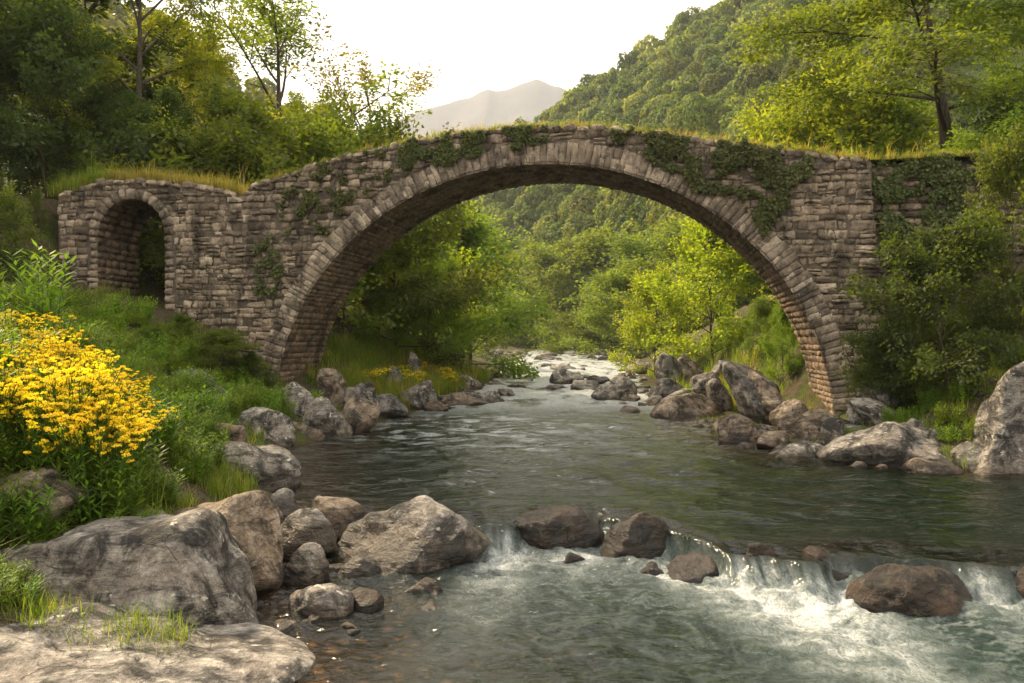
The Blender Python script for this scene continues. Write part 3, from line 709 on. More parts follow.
# ------------------------------------------------------------------ rocks
_ICO = {}
def ico(level):
    if level not in _ICO:
        bm = bmesh.new(); bmesh.ops.create_icosphere(bm, subdivisions=level, radius=1.0)
        v = np.array([q.co for q in bm.verts]); f = np.array([[l.index for l in p.verts] for p in bm.faces]); bm.free(); _ICO[level] = (v, f)
    return _ICO[level]
def rock_mesh(seed, w, dpt, h, mat, level=5, cuts=9, tilt=(0, 0, 0), rough=1.0, thin=1.0, ramp=0.0, name="rock"):
    """boulder with the given outer width, depth and height, origin at its base centre"""
    rng = np.random.default_rng(seed); u, f = ico(level); r = np.full(len(u), 1.12)
    for i in range(cuts):
        n = rng.normal(size=3); n[2] = abs(n[2]) * .8 if i % 3 else n[2]; n /= np.linalg.norm(n); d = rng.uniform(.60, .95)
        pr = u @ n; lim = np.where(pr > .05, d / np.maximum(pr, .05), 9)
        k = 24.0; r = -np.log(np.exp(-k * r) + np.exp(-k * np.minimum(lim, 3))) / k
    p = u * r[:, None]
    p *= np.array([w, dpt, h * thin]) / 2
    R = np.eye(3)
    for ax, an in enumerate(tilt):
        c, s = math.cos(an), math.sin(an); m = np.eye(3); a, b = [(1, 2), (0, 2), (0, 1)][ax]; m[a, a] = c; m[a, b] = -s; m[b, a] = s; m[b, b] = c; R = m @ R
    p = p @ R.T; sz = (w * dpt * h) ** (1 / 3); o = rng.uniform(0, 90)
    q = p / sz
    nrm = u @ R.T
    disp = fbm(q[:, 0] * 1.5 + o, q[:, 1] * 1.5, q[:, 2] * 1.9, 4) * .13 + (fbm(q[:, 0] * 2.2 + o, q[:, 1] * 2.2 + 7, q[:, 2] * 3.4, 4, True) - .45) * .032
    disp = disp + fbm(q[:, 0] * 9 + o, q[:, 1] * 9, q[:, 2] * 12, 3) * .012
    lay = np.sin((q[:, 2] * 9 + q[:, 0] * 3 * math.sin(o) + 2.5 * fbm(q[:, 0] + o, q[:, 1], q[:, 2], 3)) * 1.6); disp = disp - .012 * np.clip(lay - .55, 0, 1) * 2
    p = p + nrm * (disp * sz * rough)[:, None]
    lo, hi = p.min(0), p.max(0)
    p = (p - (lo + hi) / 2) / (hi - lo) * np.array([w, dpt, h]); p[:, 2] += h / 2
    if ramp: p[:, 2] *= 1 - ramp * (.5 - p[:, 0] / w)
    return make_mesh(name, p, f, mat, True)
ROCKS = []
def rock(px0, px1, pt, pb, d, seed, mat, label, lvl=5, tilt=(0, 0, 0), cuts=9, dk=.85, sink=.45, rough=1.0, group=None, name="boulder", thin=1.0, ramp=0.0):
    w = (px1 - px0) / F_PX * d; zb = P(0, pb, d)[2]; dp = w * dk
    dc = d + dp * .42; cx = ((px0 + px1) / 2 - CX) / F_PX * dc; w *= dc / d
    zt = CAM_H - (pt - CY) / F_PX * (d + dp * .38); vis = max(zt - zb, .08); h = vis * (1 + sink) + .1
    o = add(name, rock_mesh(seed, w, dp, h, M[mat], lvl, cuts, tilt, rough, thin, ramp)); o.location = (cx, dc, zt - h)
    tag(o, label, "rock", group); ROCKS.append((cx, dc, w / 2, zt)); return o
R_ = rock
# left bank, nearest first
R_(-230, 308, 632, 740, 6.5, 101, 'rock', "long pale weathered rock slab filling the bottom left corner", 6, (0, -.1, 0), 7, .8)
R_(-78, 284, 503, 668, 9.0, 102, 'rock', "largest boulder, grey with dark stains, behind the bottom left corner slab", 6, (.05, .02, 0), 9, .85)
R_(92, 186, 499, 545, 11.2, 103, 'rock', "small pale rock with a mossy side wedged above the largest boulder", 5)
R_(160, 289, 492, 578, 11.4, 104, 'rock_tan', "rounded tan boulder right behind the largest boulder", 6, (0, .15, 0), 7, .9)
R_(-60, 100, 466, 532, 10.4, 105, 'rock_tan', "sloping pale slab at the left edge below the dark rock", 6, (0, .18, 0), 6)
R_(-25, 63, 446, 492, 11.8, 106, 'rock_dark', "dark rounded rock under the yellow flowers at the left edge", 5, (0, 0, 0), 5)
R_(82, 172, 475, 512, 12.2, 107, 'rock_dark', "low brown rock half hidden in grass below the flowers", 5)
R_(333, 491, 494, 576, 12.8, 108, 'rock', "big grey boulder with white lichen on the left of the cascade", 6, (0, .1, .2), 10, .8)
R_(276, 340, 507, 552, 13.3, 109, 'rock', "angular grey boulder leaning in the pile left of the lichen boulder", 5, (.2, .2, 0))
R_(300, 364, 496, 534, 14.2, 110, 'rock_tan', "tan boulder at the top of the pile left of the lichen boulder", 5)
R_(281, 330, 541, 582, 12.0, 111, 'rock', "small round grey boulder at the foot of the pile by the shallows", 5, (0, 0, 0), 6)
R_(339, 383, 555, 584, 12.3, 112, 'rock_dark', "small dark stone tucked under the lichen boulder", 5, (0, 0, 0), 6)
R_(288, 356, 583, 622, 10.6, 113, 'rock', "smooth round grey stone standing in the brown shallows", 5, (0, 0, 0), 4, .9)
R_(340, 384, 591, 622, 10.75, 141, 'rock_wet', "wet brown stone beside the smooth round stone in the shallows", 5, (0, 0, 0), 5)
R_(262, 302, 489, 516, 14.9, 114, 'rock_dark', "small dark stone above the pile at the edge of the calm water", 4)
R_(254, 284, 503, 528, 14.0, 115, 'rock', "small pale stone in the grass behind the tan boulder", 4)
R_(401, 464, 600, 619, 10.8, 116, 'rock_wet', "flat wet stone barely breaking the shallow water", 5, (0, 0, 0), 5, .8, 1.2)
R_(396, 448, 579, 600, 11.4, 117, 'rock_wet', "low wet ledge stone in front of the lichen boulder", 5, (0, 0, 0), 5, .8, 1.2)
R_(186, 300, 440, 506, 16.6, 118, 'rock', "broad grey boulder reaching into the calm water below the flower bank", 6, (0, .12, 0), 9)
R_(156, 250, 420, 452, 18.2, 119, 'rock_tan', "long low tan rock behind the broad grey boulder", 5, (0, .1, 0))
R_(222, 294, 407, 450, 23.2, 120, 'rock', "smooth pale boulder at the waterline between bridge foot and flower bank", 5, (0, .1, 0), 6)
R_(171, 234, 369, 412, 25.5, 121, 'rock_dark', "dark leaning rock on the slope below the bridge wall", 5, (0, .3, 0))
R_(164, 202, 388, 416, 23.0, 122, 'rock', "small pale rock in the grass in front of the dark leaning rock", 5)
R_(256, 320, 382, 420, 27.5, 123, 'rock', "grey boulder against the left foot of the arch", 5)
R_(295, 353, 396, 438, 26.4, 124, 'rock', "angular speckled boulder in front of the left foot of the arch", 5, (.1, .1, 0), 12)
R_(332, 379, 397, 435, 28.0, 125, 'rock_tan', "brown slab sloping to the water right of the speckled boulder", 5, (0, .35, 0), thin=0.4)
R_(282, 306, 421, 438, 26.0, 126, 'rock_tan', "small tan stone at the waterline left of the speckled boulder", 4)
R_(301, 325, 427, 439, 25.8, 127, 'rock_tan', "little flat stone at the foot of the speckled boulder", 4)
R_(318, 348, 368, 406, 32.0, 128, 'rock_tan', "brown block under the arch beside its left leg", 5, (0, .3, 0))
R_(344, 379, 382, 416, 32.0, 129, 'rock', "grey rock below the yellow grass under the arch", 5, (0, .3, 0))
R_(368, 408, 394, 417, 32.6, 130, 'rock_dark', "dark rock at the waterline below the yellow grass", 5, (0, .3, 0))
R_(398, 438, 380, 405, 36.5, 131, 'rock', "rounded grey boulder below the orange flowers on the far left bank", 5, (0, 0, 0), 6)
R_(424, 449, 400, 411, 36.2, 132, 'rock_tan', "low flat stone in front of the rounded boulder under the orange flowers", 4)
R_(440, 492, 393, 410, 39.5, 133, 'rock_tan', "flat tan slab jutting into the rapids from the left bank", 5)
R_(468, 506, 390, 408, 41.0, 134, 'rock', "brown rock at the tip of the flat tan slab", 5)
R_(384, 404, 366, 388, 39.0, 135, 'rock', "pale rock between the grasses on the far left bank", 4)
R_(404, 422, 352, 372, 46, 136, 'rock', "pale block above the orange flowers near the trees", 4)
# the cascade
R_(516, 604, 510, 553, 14.0, 201, 'rock_wet', "wet brown flat topped boulder on the cascade lip", 6, (0, 0, 0), 12, .8)
R_(598, 680, 511, 561, 13.5, 202, 'rock_wet', "wet brown pointed boulder on the cascade lip", 6, (.1, .1, .3), 12, .8)
R_(654, 740, 556, 592, 12.25, 203, 'rock_wet', "dark rock half covered by the falling water", 5, (0, 0, 0), 8, .7)
R_(559, 588, 553, 571, 13.1, 204, 'rock_wet', "small dark stone poking out of the white water", 5)
R_(634, 675, 562, 584, 12.6, 205, 'rock_wet', "low brown stone at the foot of the pointed boulder", 5)
R_(847, 976, 565, 624, 10.7, 206, 'rock_wet', "large rounded orange brown boulder splitting the cascade", 6, (0, .05, 0), 8, .75)
R_(998, 1090, 558, 612, 11.1, 207, 'rock_wet', "wet brown boulder cut by the right edge beside the cascade", 5, (0, 0, 0), 9, .75)
R_(738, 778, 541, 584, 12.2, 209, 'rock_wet', "dark rock on the lip left of the veil of falling water", 5, (0, 0, 0), 9, .8)
R_(794, 842, 547, 588, 11.95, 210, 'rock_wet', "dark rock breaking the veil left of the orange brown boulder", 5, (0, 0, 0), 9, .8)
R_(764, 862, 562, 592, 11.75, 208, 'rock_wet', "dark ledge showing through the veil of falling water", 5, (0, 0, 0), 7, .5)
# right bank
R_(714, 765, 414, 443, 25.6, 301, 'rock_tan', "pointed tan boulder alone at the waterline left of the bridge leg", 5, (0, .1, 0), 8)
R_(769, 828, 440, 460, 21.8, 302, 'rock', "low grey boulder in the water in front of the right leg", 5, (0, 0, 0), 6)
R_(754, 792, 430, 448, 23.6, 303, 'rock_tan', "small brown stone between the pointed and the low boulder", 5)
R_(779, 827, 412, 442, 25.2, 304, 'rock_tan', "smooth brown boulder at the foot of the right leg", 5, (0, .2, 0), 6)
R_(738, 772, 424, 441, 26.0, 305, 'rock', "little grey stone behind the pointed tan boulder", 4)
R_(822, 852, 418, 440, 23.4, 306, 'rock', "grey stone right of the smooth brown boulder by the leg", 5)
R_(812, 840, 432, 452, 22.3, 307, 'rock_tan', "brown stone beside the big cracked boulder", 4)
R_(820, 986, 392, 475, 20.0, 308, 'rock', "big cracked pale boulder on the right shore", 6, (0, -.28, .1), 8, .75, thin=0.55, ramp=.45)
R_(930, 1270, 250, 500, 18.8, 309, 'rock', "massive sloping grey rock at the right edge", 6, (.1, -.2, 0), 12, .5, thin=0.8, ramp=.4)
R_(796, 850, 409, 432, 26.0, 330, 'rock_tan', "brown rock lying right below the foot of the right leg", 5, (0, .2, 0))
R_(850, 896, 390, 420, 25.5, 331, 'rock', "grey rock between the right leg and the shrubs", 5, (0, -.3, 0))
R_(900, 968, 418, 470, 21.6, 332, 'rock', "grey slab leaning between the cracked boulder and the massive rock", 5, (0, -.4, 0), 10, thin=.5)
R_(955, 1060, 436, 486, 19.2, 333, 'rock_dark', "dark ledge under the overhang of the massive rock", 5, (0, -.2, 0), 10)
R_(770, 812, 398, 426, 28.0, 334, 'rock_tan', "brown rock in front of the slanted block under the arch", 5, (0, -.3, 0))
R_(905, 960, 458, 478, 19.4, 310, 'rock_tan', "low wet stone under the big cracked boulder", 4)
R_(850, 905, 398, 426, 23.6, 311, 'rock', "pale rock on the slope above the big cracked boulder", 5, (0, -.3, 0), thin=0.4)
R_(872, 892, 386, 399, 24.4, 312, 'rock', "small white stone in the weeds under the shrubs", 4)
R_(724, 800, 360, 424, 29.5, 313, 'rock_dark', "dark slanted slab rising beside the right leg under the arch", 6, (.1, -.75, 0), 14, thin=0.3)
R_(752, 808, 372, 420, 29.0, 314, 'rock_tan', "brown slanted block between the slanted slab and the right leg", 6, (.1, -.75, 0), 14, thin=0.3)
R_(650, 725, 393, 420, 33.0, 315, 'rock_tan', "wide flat tan rock on the right shore under the arch", 5, (0, .1, 0))
R_(690, 728, 372, 394, 38.0, 316, 'rock', "pale rock behind the wide flat rock under the arch", 5)
R_(706, 735, 378, 402, 35.0, 317, 'rock', "pale sloping rock next to the slanted slab", 5, (0, -.4, 0), thin=0.35)
R_(648, 686, 378, 394, 42.0, 318, 'rock_dark', "dark low rock at the far side of the right shore", 5)
R_(655, 684, 353, 382, 49.0, 319, 'rock_dark', "tall dark upright rock on the far right shore", 5, (0, .2, 0))
R_(676, 706, 354, 384, 50.0, 320, 'rock_tan', "brown block beside the tall upright rock", 5, (0, .3, 0))
R_(706, 732, 360, 382, 46.0, 321, 'rock_dark', "dark rock below the yellow tree on the right shore", 5)
R_(591, 638, 376, 402, 42.5, 322, 'rock', "single round dark boulder standing in the rapids", 5, (0, 0, 0), 5)
R_(549, 584, 368, 383, 57.0, 323, 'rock', "low boulder in the middle of the rapids far upstream", 5, (0, 0, 0), 5)
R_(545, 572, 384, 392, 51.0, 324, 'rock_dark', "flat stone in the rapids in front of the low boulder", 4)
R_(586, 610, 375, 383, 56.0, 325, 'rock_dark', "flat stone right of the low boulder in the rapids", 4)

# small stones along the waterlines
SMALL = [[rock_mesh(700 + i, 1.0, .85, .62, M[m], 4, 6, (0, 0, 0), 1.0, name="stone") for i in range(3)] for m in ('rock', 'rock_tan', 'rock_dark')]
def scatter(n, yr, side, tr_, size, label, group, seed, bias=.5):
    rng = np.random.default_rng(seed)
    for i in range(n):
        y = rng.uniform(*yr) if yr[1] < 60 else yr[0] * (yr[1] / yr[0]) ** rng.random(); t = rng.uniform(*tr_)
        x = np.interp(y, XLY, XLX) - t if side < 0 else np.interp(y, XRY, XRX) + t
        s = size * rng.lognormal(0, .45); z = max(float(ground_z(x, y)), float(calm_z(x, y)) - .12 * s)
        o = add("stone", SMALL[rng.integers(3)][rng.integers(3)]); o.scale = (s * rng.uniform(.8, 1.3), s, s * rng.uniform(.7, 1.05))
        o.location = (x, y, z - .2 * s); o.rotation_euler = (rng.normal(0, .12), rng.normal(0, .12), rng.uniform(0, 6.28))
        tag(o, label, "stone", group)
scatter(74, (19.5, 33), 1, (-.6, 6.5), .42, "loose stone on the right shore in front of the bridge leg", "stones by the right bridge leg", 1)
scatter(30, (34, 60), 1, (-.8, 2.6), .75, "rock on the right shore just upstream of the bridge", "rocks along the right shore upstream", 2)
scatter(34, (60, 150), 1, (-1.0, 4.0), 1.3, "distant rock lining the right side of the rapids", "distant rocks on the right bank", 3)
scatter(18, (26, 42), -1, (-.6, 1.6), .5, "stone at the left waterline below the yellow grass", "stones below the yellow grass", 4)
scatter(28, (44, 62), -1, (-1.0, 2.2), .7, "rock on the left shore beside the rapids", "rocks along the left shore upstream", 5)
scatter(24, (62, 150), -1, (-1.0, 4.0), 1.2, "distant rock lining the left side of the rapids", "distant rocks on the left bank", 6)
scatter(50, (9.4, 14), -1, (-1.3, .9), .20, "small stone at the edge of the brown shallows", "stones in the shallows", 7)
scatter(10, (15, 26), -1, (-.3, .9), .30, "stone at the calm waterline on the near left bank", "stones on the near left waterline", 8)
def rapids(n, seed):
    rng = np.random.default_rng(seed)
    for i in range(n):
        y = 44 * (150 / 44) ** rng.random(); xl, xr = np.interp(y, XLY, XLX), np.interp(y, XRY, XRX); x = xl + (xr - xl) * rng.uniform(.1, .95)
        s = rng.lognormal(-.1, .4) * (.7 + y * .006)
        o = add("stone", SMALL[2 * rng.integers(2)][rng.integers(3)]); o.scale = (s * 1.4, s, s * .75); o.location = (x, y, float(calm_z(x, y)) - .2 * s)
        o.rotation_euler = (0, 0, rng.uniform(0, 6.28)); tag(o, "rock breaking the surface of the distant rapids", "stone", "rocks in the rapids")
rapids(30, 9)

# ------------------------------------------------------------------ vegetation builders
class Wood:
    def __init__(s): s.V = []; s.F = []; s.n = 0
    def tube(s, pts, rad, k=6):
        pts = np.asarray(pts); m = len(pts); tg = np.gradient(pts, axis=0); tg /= np.linalg.norm(tg, axis=1)[:, None] + 1e-9
        ref = np.array([0, 0, 1.]) if abs(tg[0][2]) < .9 else np.array([1., 0, 0])
        a = np.cross(tg, ref); a /= np.linalg.norm(a, axis=1)[:, None] + 1e-9; b = np.cross(tg, a)
        th = np.linspace(0, 2 * math.pi, k, endpoint=False)
        ring = pts[:, None, :] + np.asarray(rad)[:, None, None] * (np.cos(th)[None, :, None] * a[:, None, :] + np.sin(th)[None, :, None] * b[:, None, :])
        s.V.append(ring.reshape(-1, 3)); i = np.arange(m - 1)[:, None] * k + np.arange(k)[None, :]; j = np.arange(m - 1)[:, None] * k + (np.arange(k)[None, :] + 1) % k
        s.F.append(np.stack([i, j, j + k, i + k], -1).reshape(-1, 4) + s.n); s.n += m * k
    def mesh(s, name, mat): return make_mesh(name, np.concatenate(s.V), np.concatenate(s.F), mat, True)
def leaf_cards(c, n, d, L, W, rnd, rng=None, fold=.12):
    """c base points, n leaf normals, d leaf directions (N,3); L,W lengths -> verts, quads"""
    d = d / (np.linalg.norm(d, axis=1)[:, None] + 1e-9); sd = np.cross(n, d); sd /= np.linalg.norm(sd, axis=1)[:, None] + 1e-9; nn = np.cross(d, sd)
    L = np.broadcast_to(L, len(c))[:, None]; W = np.broadcast_to(W, len(c))[:, None]
    V = np.stack([c, c + d * L * .45 + sd * W * .5 + nn * W * fold, c + d * L, c + d * L * .45 - sd * W * .5 + nn * W * fold], 1).reshape(-1, 3)
    return V, np.arange(len(V)).reshape(-1, 4), rnd
def unit(v): return v / (np.linalg.norm(v, axis=-1, keepdims=True) + 1e-9)
def tree_geo(seed, H=14, spread=5, n_limb=14, n_sub=7, n_spray=4, n_leaf=26, leaf=.16, spray=.7, tmin=.18, trunk_top=.85, lean=(0, 0), wob=.5, up=(8, 68), prof=None, droop=.25, flatn=.18, rad=.018, fill=1.0, ce=.55):
    rng = np.random.default_rng(seed); wd = Wood(); m = 9; t = np.linspace(0, 1, m)
    tr = np.stack([lean[0] * t ** 1.4 + np.cumsum(rng.normal(0, wob * .12, m)), lean[1] * t ** 1.4 + np.cumsum(rng.normal(0, wob * .12, m)), t * H * trunk_top], 1); tr[0, :2] = 0
    r0 = H * rad; wd.tube(tr, r0 * (1.05 - .9 * t) * np.where(t < .05, 1.35, 1), 8)
    prof = prof or (lambda q: np.sin(math.pi * np.clip(.12 + .80 * q, 0, 1)) ** .75)
    cs, ds, rs = [], [], []
    for i in range(n_limb):
        q = (i + rng.uniform(.1, .9)) / n_limb; tt = tmin + (1 - tmin) * q
        b = np.array([np.interp(tt, t, tr[:, k]) for k in range(3)]); az = i * 2.39996 + rng.normal(0, .35)
        el = math.radians(up[0] + (up[1] - up[0]) * q ** 1.2 + rng.normal(0, 7))
        dv = np.array([math.cos(az) * math.cos(el), math.sin(az) * math.cos(el), math.sin(el)]) / np.array([spread, spread, H * (1 - ce)]); bv = (b - np.array([tr[-1, 0] * .5, tr[-1, 1] * .5, H * ce])) / np.array([spread, spread, H * (1 - ce)])
        qa, qb, qc = dv @ dv, 2 * dv @ bv, bv @ bv - 1; disc = qb * qb - 4 * qa * qc
        L = (-qb + math.sqrt(disc)) / (2 * qa) if disc > 0 else spread * .4
        L = float(np.clip(L, .25 * spread, 1.3 * spread)) * rng.uniform(.70, 1.05)
        u = np.linspace(0, 1, 6); dirh = np.array([math.cos(az), math.sin(az), 0]); side = np.array([-dirh[1], dirh[0], 0])
        bend = rng.normal(0, .18)
        pts = b + (u * L * math.cos(el))[:, None] * dirh + (u ** 1.6 * L * bend)[:, None] * side
        pts[:, 2] = b[2] + u * L * math.sin(el) + u ** 2 * L * .12 - u ** 3 * L * droop * .5
        lr = r0 * .42 * (1.1 - .6 * tt); wd.tube(pts, lr * (1 - .85 * u), 5)
        for j in range(n_sub):
            pu = .28 + .72 * (j + rng.random()) / n_sub; p0 = np.array([np.interp(pu, u, pts[:, k]) for k in range(3)])
            ld = unit(pts[min(5, int(pu * 5) + 1)] - pts[max(0, int(pu * 5) - 1)]); sg = 1 if j % 2 else -1; an = sg * rng.uniform(.5, 1.15)
            hd = unit(ld * math.cos(an) + np.cross(np.array([0, 0, 1.]), ld) * math.sin(an) + np.array([0, 0, rng.normal(.12, .25)]))
            SL = (.30 * L + .35) * (1.25 - .6 * pu) * rng.uniform(.7, 1.2); v = np.linspace(0, 1, 4)
            sp = p0 + (v * SL)[:, None] * hd + np.stack([0 * v, 0 * v, -droop * SL * v ** 2 * .6], 1); wd.tube(sp, lr * .33 * (1 - .8 * v), 4)
            for k in range(n_spray):
                if rng.random() > fill: continue
                w_ = .25 + .8 * (k + rng.random()) / n_spray; cs.append([np.interp(w_, v, sp[:, a]) for a in range(3)] + rng.normal(0, .18 * spray, 3))
                ds.append(unit(hd + rng.normal(0, .35, 3) - np.array([0, 0, droop * .6]))); rs.append(spray * rng.uniform(.65, 1.25))
    cs, ds, rs = np.array(cs), np.array(ds), np.array(rs); N = len(cs); tone = rng.normal(.45, .2, N)
    C = np.repeat(cs, n_leaf, 0); D = np.repeat(ds, n_leaf, 0); R = np.repeat(rs, n_leaf)[:, None]; T = np.repeat(tone, n_leaf)
    n = len(C); sdv = unit(np.cross(D, np.array([0, 0, 1.]))); upv = np.cross(sdv, D)
    a = rng.uniform(-.7, 1.0, (n, 1)); lat = rng.normal(0, .42, (n, 1)) * (1.1 - .5 * np.abs(a)); vt = rng.normal(0, flatn, (n, 1))
    pos = C + R * (a * D + lat * sdv + vt * upv); pos[:, 2] -= (droop * .5 * (lat[:, 0] ** 2)) * R[:, 0]
    nrm = unit(upv + rng.normal(0, .55, (n, 3))); dr = unit(D * .7 + sdv * np.sign(lat) * .8 + rng.normal(0, .45, (n, 3)) - np.array([0, 0, .25]))
    ls = leaf * rng.uniform(.65, 1.25, n)
    V, F, _ = leaf_cards(pos, nrm, dr, ls, ls * .55, None)
    return wd, V, F, np.clip(T + rng.normal(0, .14, n), 0, 1), H
class Proto:
    def __init__(s, name, mat, **kw):
        wd, V, F, R, s.H = tree_geo(**kw); s.name = name; s.mat = mat
        s.wood = wd.mesh(name + "_wood", M['bark']); s.crown = make_mesh(name + "_crown", V, F, M[mat], False, {"rnd": ('FACE', R)})
        s.H = max(s.H * .85, float(np.percentile(V[:, 2], 99.5)))
    def place(s, x, y, z, H, label, cat="tree", rz=0., mat=None, wide=1.0, group=None, name=None):
        if name == 'broadleaf_tree': cat = 'tree'
        e = empty(name or s.name, (x, y, z)); k = H / s.H; e.scale = (k * wide, k * wide, k); e.rotation_euler = (0, 0, rz)
        w_ = add("trunk" if cat == "tree" else "stems", s.wood, e); c = add("crown" if cat == "tree" else "foliage", s.crown, e)
        if mat and mat != s.mat: c.material_slots[0].link = 'OBJECT'; c.material_slots[0].material = M[mat]
        tag(e, label, cat, group); return e
    def at(s, px, d, ytop, label, zg=None, **kw):
        x = (px - CX) / F_PX * d; zt = CAM_H - (ytop - CY) / F_PX * d; z = float(far_flat(np.array(x), np.array(float(d)), ground_z(x, d))) if zg is None else zg
        return s.place(x, d, z - .15, max(zt - z, 1.0), label, **kw)
oak = Proto("broadleaf_tree", 'leaf_dark', seed=1, H=14, spread=5.6, n_limb=18, n_sub=8, n_spray=5, n_leaf=50, leaf=.20, spray=.85, tmin=.08, ce=.5)
beech = Proto("broadleaf_tree", 'leaf_mid', seed=2, H=16, spread=5.4, n_limb=18, n_sub=8, n_spray=5, n_leaf=50, leaf=.20, spray=.9, tmin=.12, ce=.54, droop=.4)
airy = Proto("broadleaf_tree", 'leaf_olive', seed=3, H=17, spread=5.6, n_limb=13, n_sub=7, n_spray=6, n_leaf=30, leaf=.19, spray=.75, tmin=.22, ce=.62, up=(18, 72), fill=.8, droop=.2, rad=.014)
sparse = Proto("broadleaf_tree", 'leaf_brown', seed=4, H=12, spread=5.6, n_limb=12, n_sub=6, n_spray=5, n_leaf=22, leaf=.16, spray=.5, tmin=.16, ce=.55, up=(22, 66), fill=.6, droop=.15, rad=.013)
layered = Proto("broadleaf_tree", 'leaf_olive', seed=5, H=15, spread=7.5, n_limb=17, n_sub=9, n_spray=6, n_leaf=58, leaf=.175, spray=.9, tmin=.12, ce=.5, up=(4, 55), droop=.55, flatn=.13, lean=(-2.0, 0))
tall = Proto("broadleaf_tree", 'leaf_mid', seed=6, H=18, spread=4.2, n_limb=22, n_sub=7, n_spray=5, n_leaf=32, leaf=.30, spray=.95, tmin=.05, ce=.5, up=(20, 75), droop=.35)
bush = Proto("shrub", 'leaf_mid', seed=7, H=5, spread=3.0, n_limb=20, n_sub=7, n_spray=5, n_leaf=24, leaf=.155, spray=.55, tmin=.03, ce=.4, up=(10, 75), trunk_top=.75, rad=.012, droop=.3)
bush2 = Proto("shrub", 'leaf_dark', seed=8, H=5, spread=3.4, n_limb=22, n_sub=8, n_spray=5, n_leaf=25, leaf=.16, spray=.55, tmin=.02, ce=.4, up=(5, 70), trunk_top=.72, rad=.010, droop=.35)

# trees on the left behind the bridge
bush2.at(52, 39, 8, "dense dark green tree at the left edge above the small arch", rz=.4, wide=.72, name="broadleaf_tree")
oak.at(-5, 46, -60, "dark tree behind the dense tree at the left edge", rz=.4, wide=1.05)
oak.at(-70, 36, -160, "tall dark tree cut by the left edge", rz=2.0)
tall.at(60, 44, -190, "tall dark tree rising out of the top left corner", rz=1.0, mat='leaf_dark', wide=1.25)
beech.at(140, 43, -95, "tall golden green tree with a dark trunk behind the small arch", rz=.8, mat='leaf_gold', wide=.92)
beech.at(205, 50, 25, "golden tree between the tall tree and the airy tree", rz=2.5, mat='leaf_gold', wide=.75)
oak.at(168, 41, 92, "dark bluish green bushy tree right behind the small arch", rz=1.7, wide=.95)
oak.at(100, 41, 84, "dark bushy tree in the gap over the small arch", rz=4.0, wide=.9)
airy.at(284, 52, -25, "tall airy olive tree with the sky showing through its crown", rz=.3, wide=1.3)
sparse.at(375, 55, 50, "sparse brownish tree with thin bare branches against the sky", rz=1.2, wide=1.15)
bush.at(252, 44, 92, "bright green bushy tree behind the left bridge ramp", rz=.2, mat='leaf_olive', cat="shrub")
bush.at(312, 50, 104, "yellow green tree under the airy tree behind the ramp", rz=2.2, mat='leaf_gold', cat="shrub", wide=.8)
bush.at(345, 47, 118, "low light green shrub behind the ramp, left of the sparse tree", rz=3.1, mat='leaf_olive', cat="shrub", wide=.9)
bush.at(395, 52, 128, "low shrub behind the ramp below the sparse tree", rz=1.1, mat='leaf_mid', cat="shrub", wide=.8)
bush2.at(218, 41, 122, "mid green shrub behind the dip in the bridge wall", rz=.9, cat="shrub", mat='leaf_mid', wide=.8)
beech.at(305, 70, 98, "pale olive tree farther back between the airy and the sparse tree", rz=.9, mat='leaf_olive')
# under the arch, left
bush2.at(344, 54, 205, "olive tree close behind the left leg of the arch", rz=.4, wide=1.1, name="broadleaf_tree", mat='leaf_gold')
bush.at(470, 66, 206, "tall bright green tree standing left of the river under the arch", rz=.3, wide=1.05, mat="leaf_olive", name="broadleaf_tree")
bush.at(428, 52, 262, "mid green bushy tree in front of the tall tree under the arch", rz=1.3, cat="shrub", wide=.75, mat='leaf_olive')
bush.at(415, 60, 232, "green tree between the olive tree and the tall tree under the arch", rz=2.0, name="broadleaf_tree", mat='leaf_gold')
bush2.at(378, 50, 290, "green shrub in the shade behind the left leg", rz=2.5, cat="shrub", wide=.8, mat='leaf_fresh')
bush2.at(762, 42, 296, "dark shrub on the slope behind the slanted slabs", rz=5.5, cat="shrub", mat='leaf_mid', wide=.55)
bush.at(470, 84, 270, "lower tree where the left tree line meets the rapids", rz=4.0, wide=.75, name="broadleaf_tree")
# under the arch, right
bush.at(712, 56, 212, "big golden green tree right of the rapids under the arch", rz=.6, mat='leaf_gold', wide=.82, name="broadleaf_tree")
bush.at(655, 64, 268, "golden shrub at the foot of the big golden tree", rz=1.6, mat='leaf_gold', cat="shrub", wide=.7)
oak.at(780, 50, 230, "dark tree behind the right leg of the arch", rz=.9, wide=.9)
bush.at(783, 36, 300, "bright yellow green shrub beside the right leg", rz=.5, mat='leaf_fresh', cat="shrub", wide=.5)
bush.at(622, 120, 268, "pale olive tree right of the rapids farther upstream", rz=1.5, mat='leaf_olive', wide=1.1, name="broadleaf_tree")
bush2.at(588, 190, 232, "broad brownish green tree at the bend of the river", rz=.5, mat='leaf_olive', wide=1.05, name="broadleaf_tree")
bush2.at(552, 210, 244, "left one of the twin trees at the river bend", rz=3.5, mat='leaf_olive', wide=.9, name="broadleaf_tree")
bush2.at(575, 150, 312, "low dark tree at the river bend below the twin trees", rz=2, mat='leaf_mid', wide=1.2, name="broadleaf_tree")
bush.at(645, 150, 232, "tall green tree behind the golden tree by the rapids", rz=2.7, mat='leaf_mid', wide=1.2, name="broadleaf_tree")
bush.at(690, 110, 212, "tree rising behind the big golden tree", rz=3.9, mat='leaf_olive', wide=1.3, name="broadleaf_tree")
bush2.at(532, 240, 296, "dark tree closing the valley where the rapids vanish", rz=1, mat='leaf_mid', wide=1.0, name="broadleaf_tree")
bush2.at(495, 200, 306, "dark tree on the left where the rapids vanish", rz=2, mat='leaf_mid', wide=.9, name="broadleaf_tree")
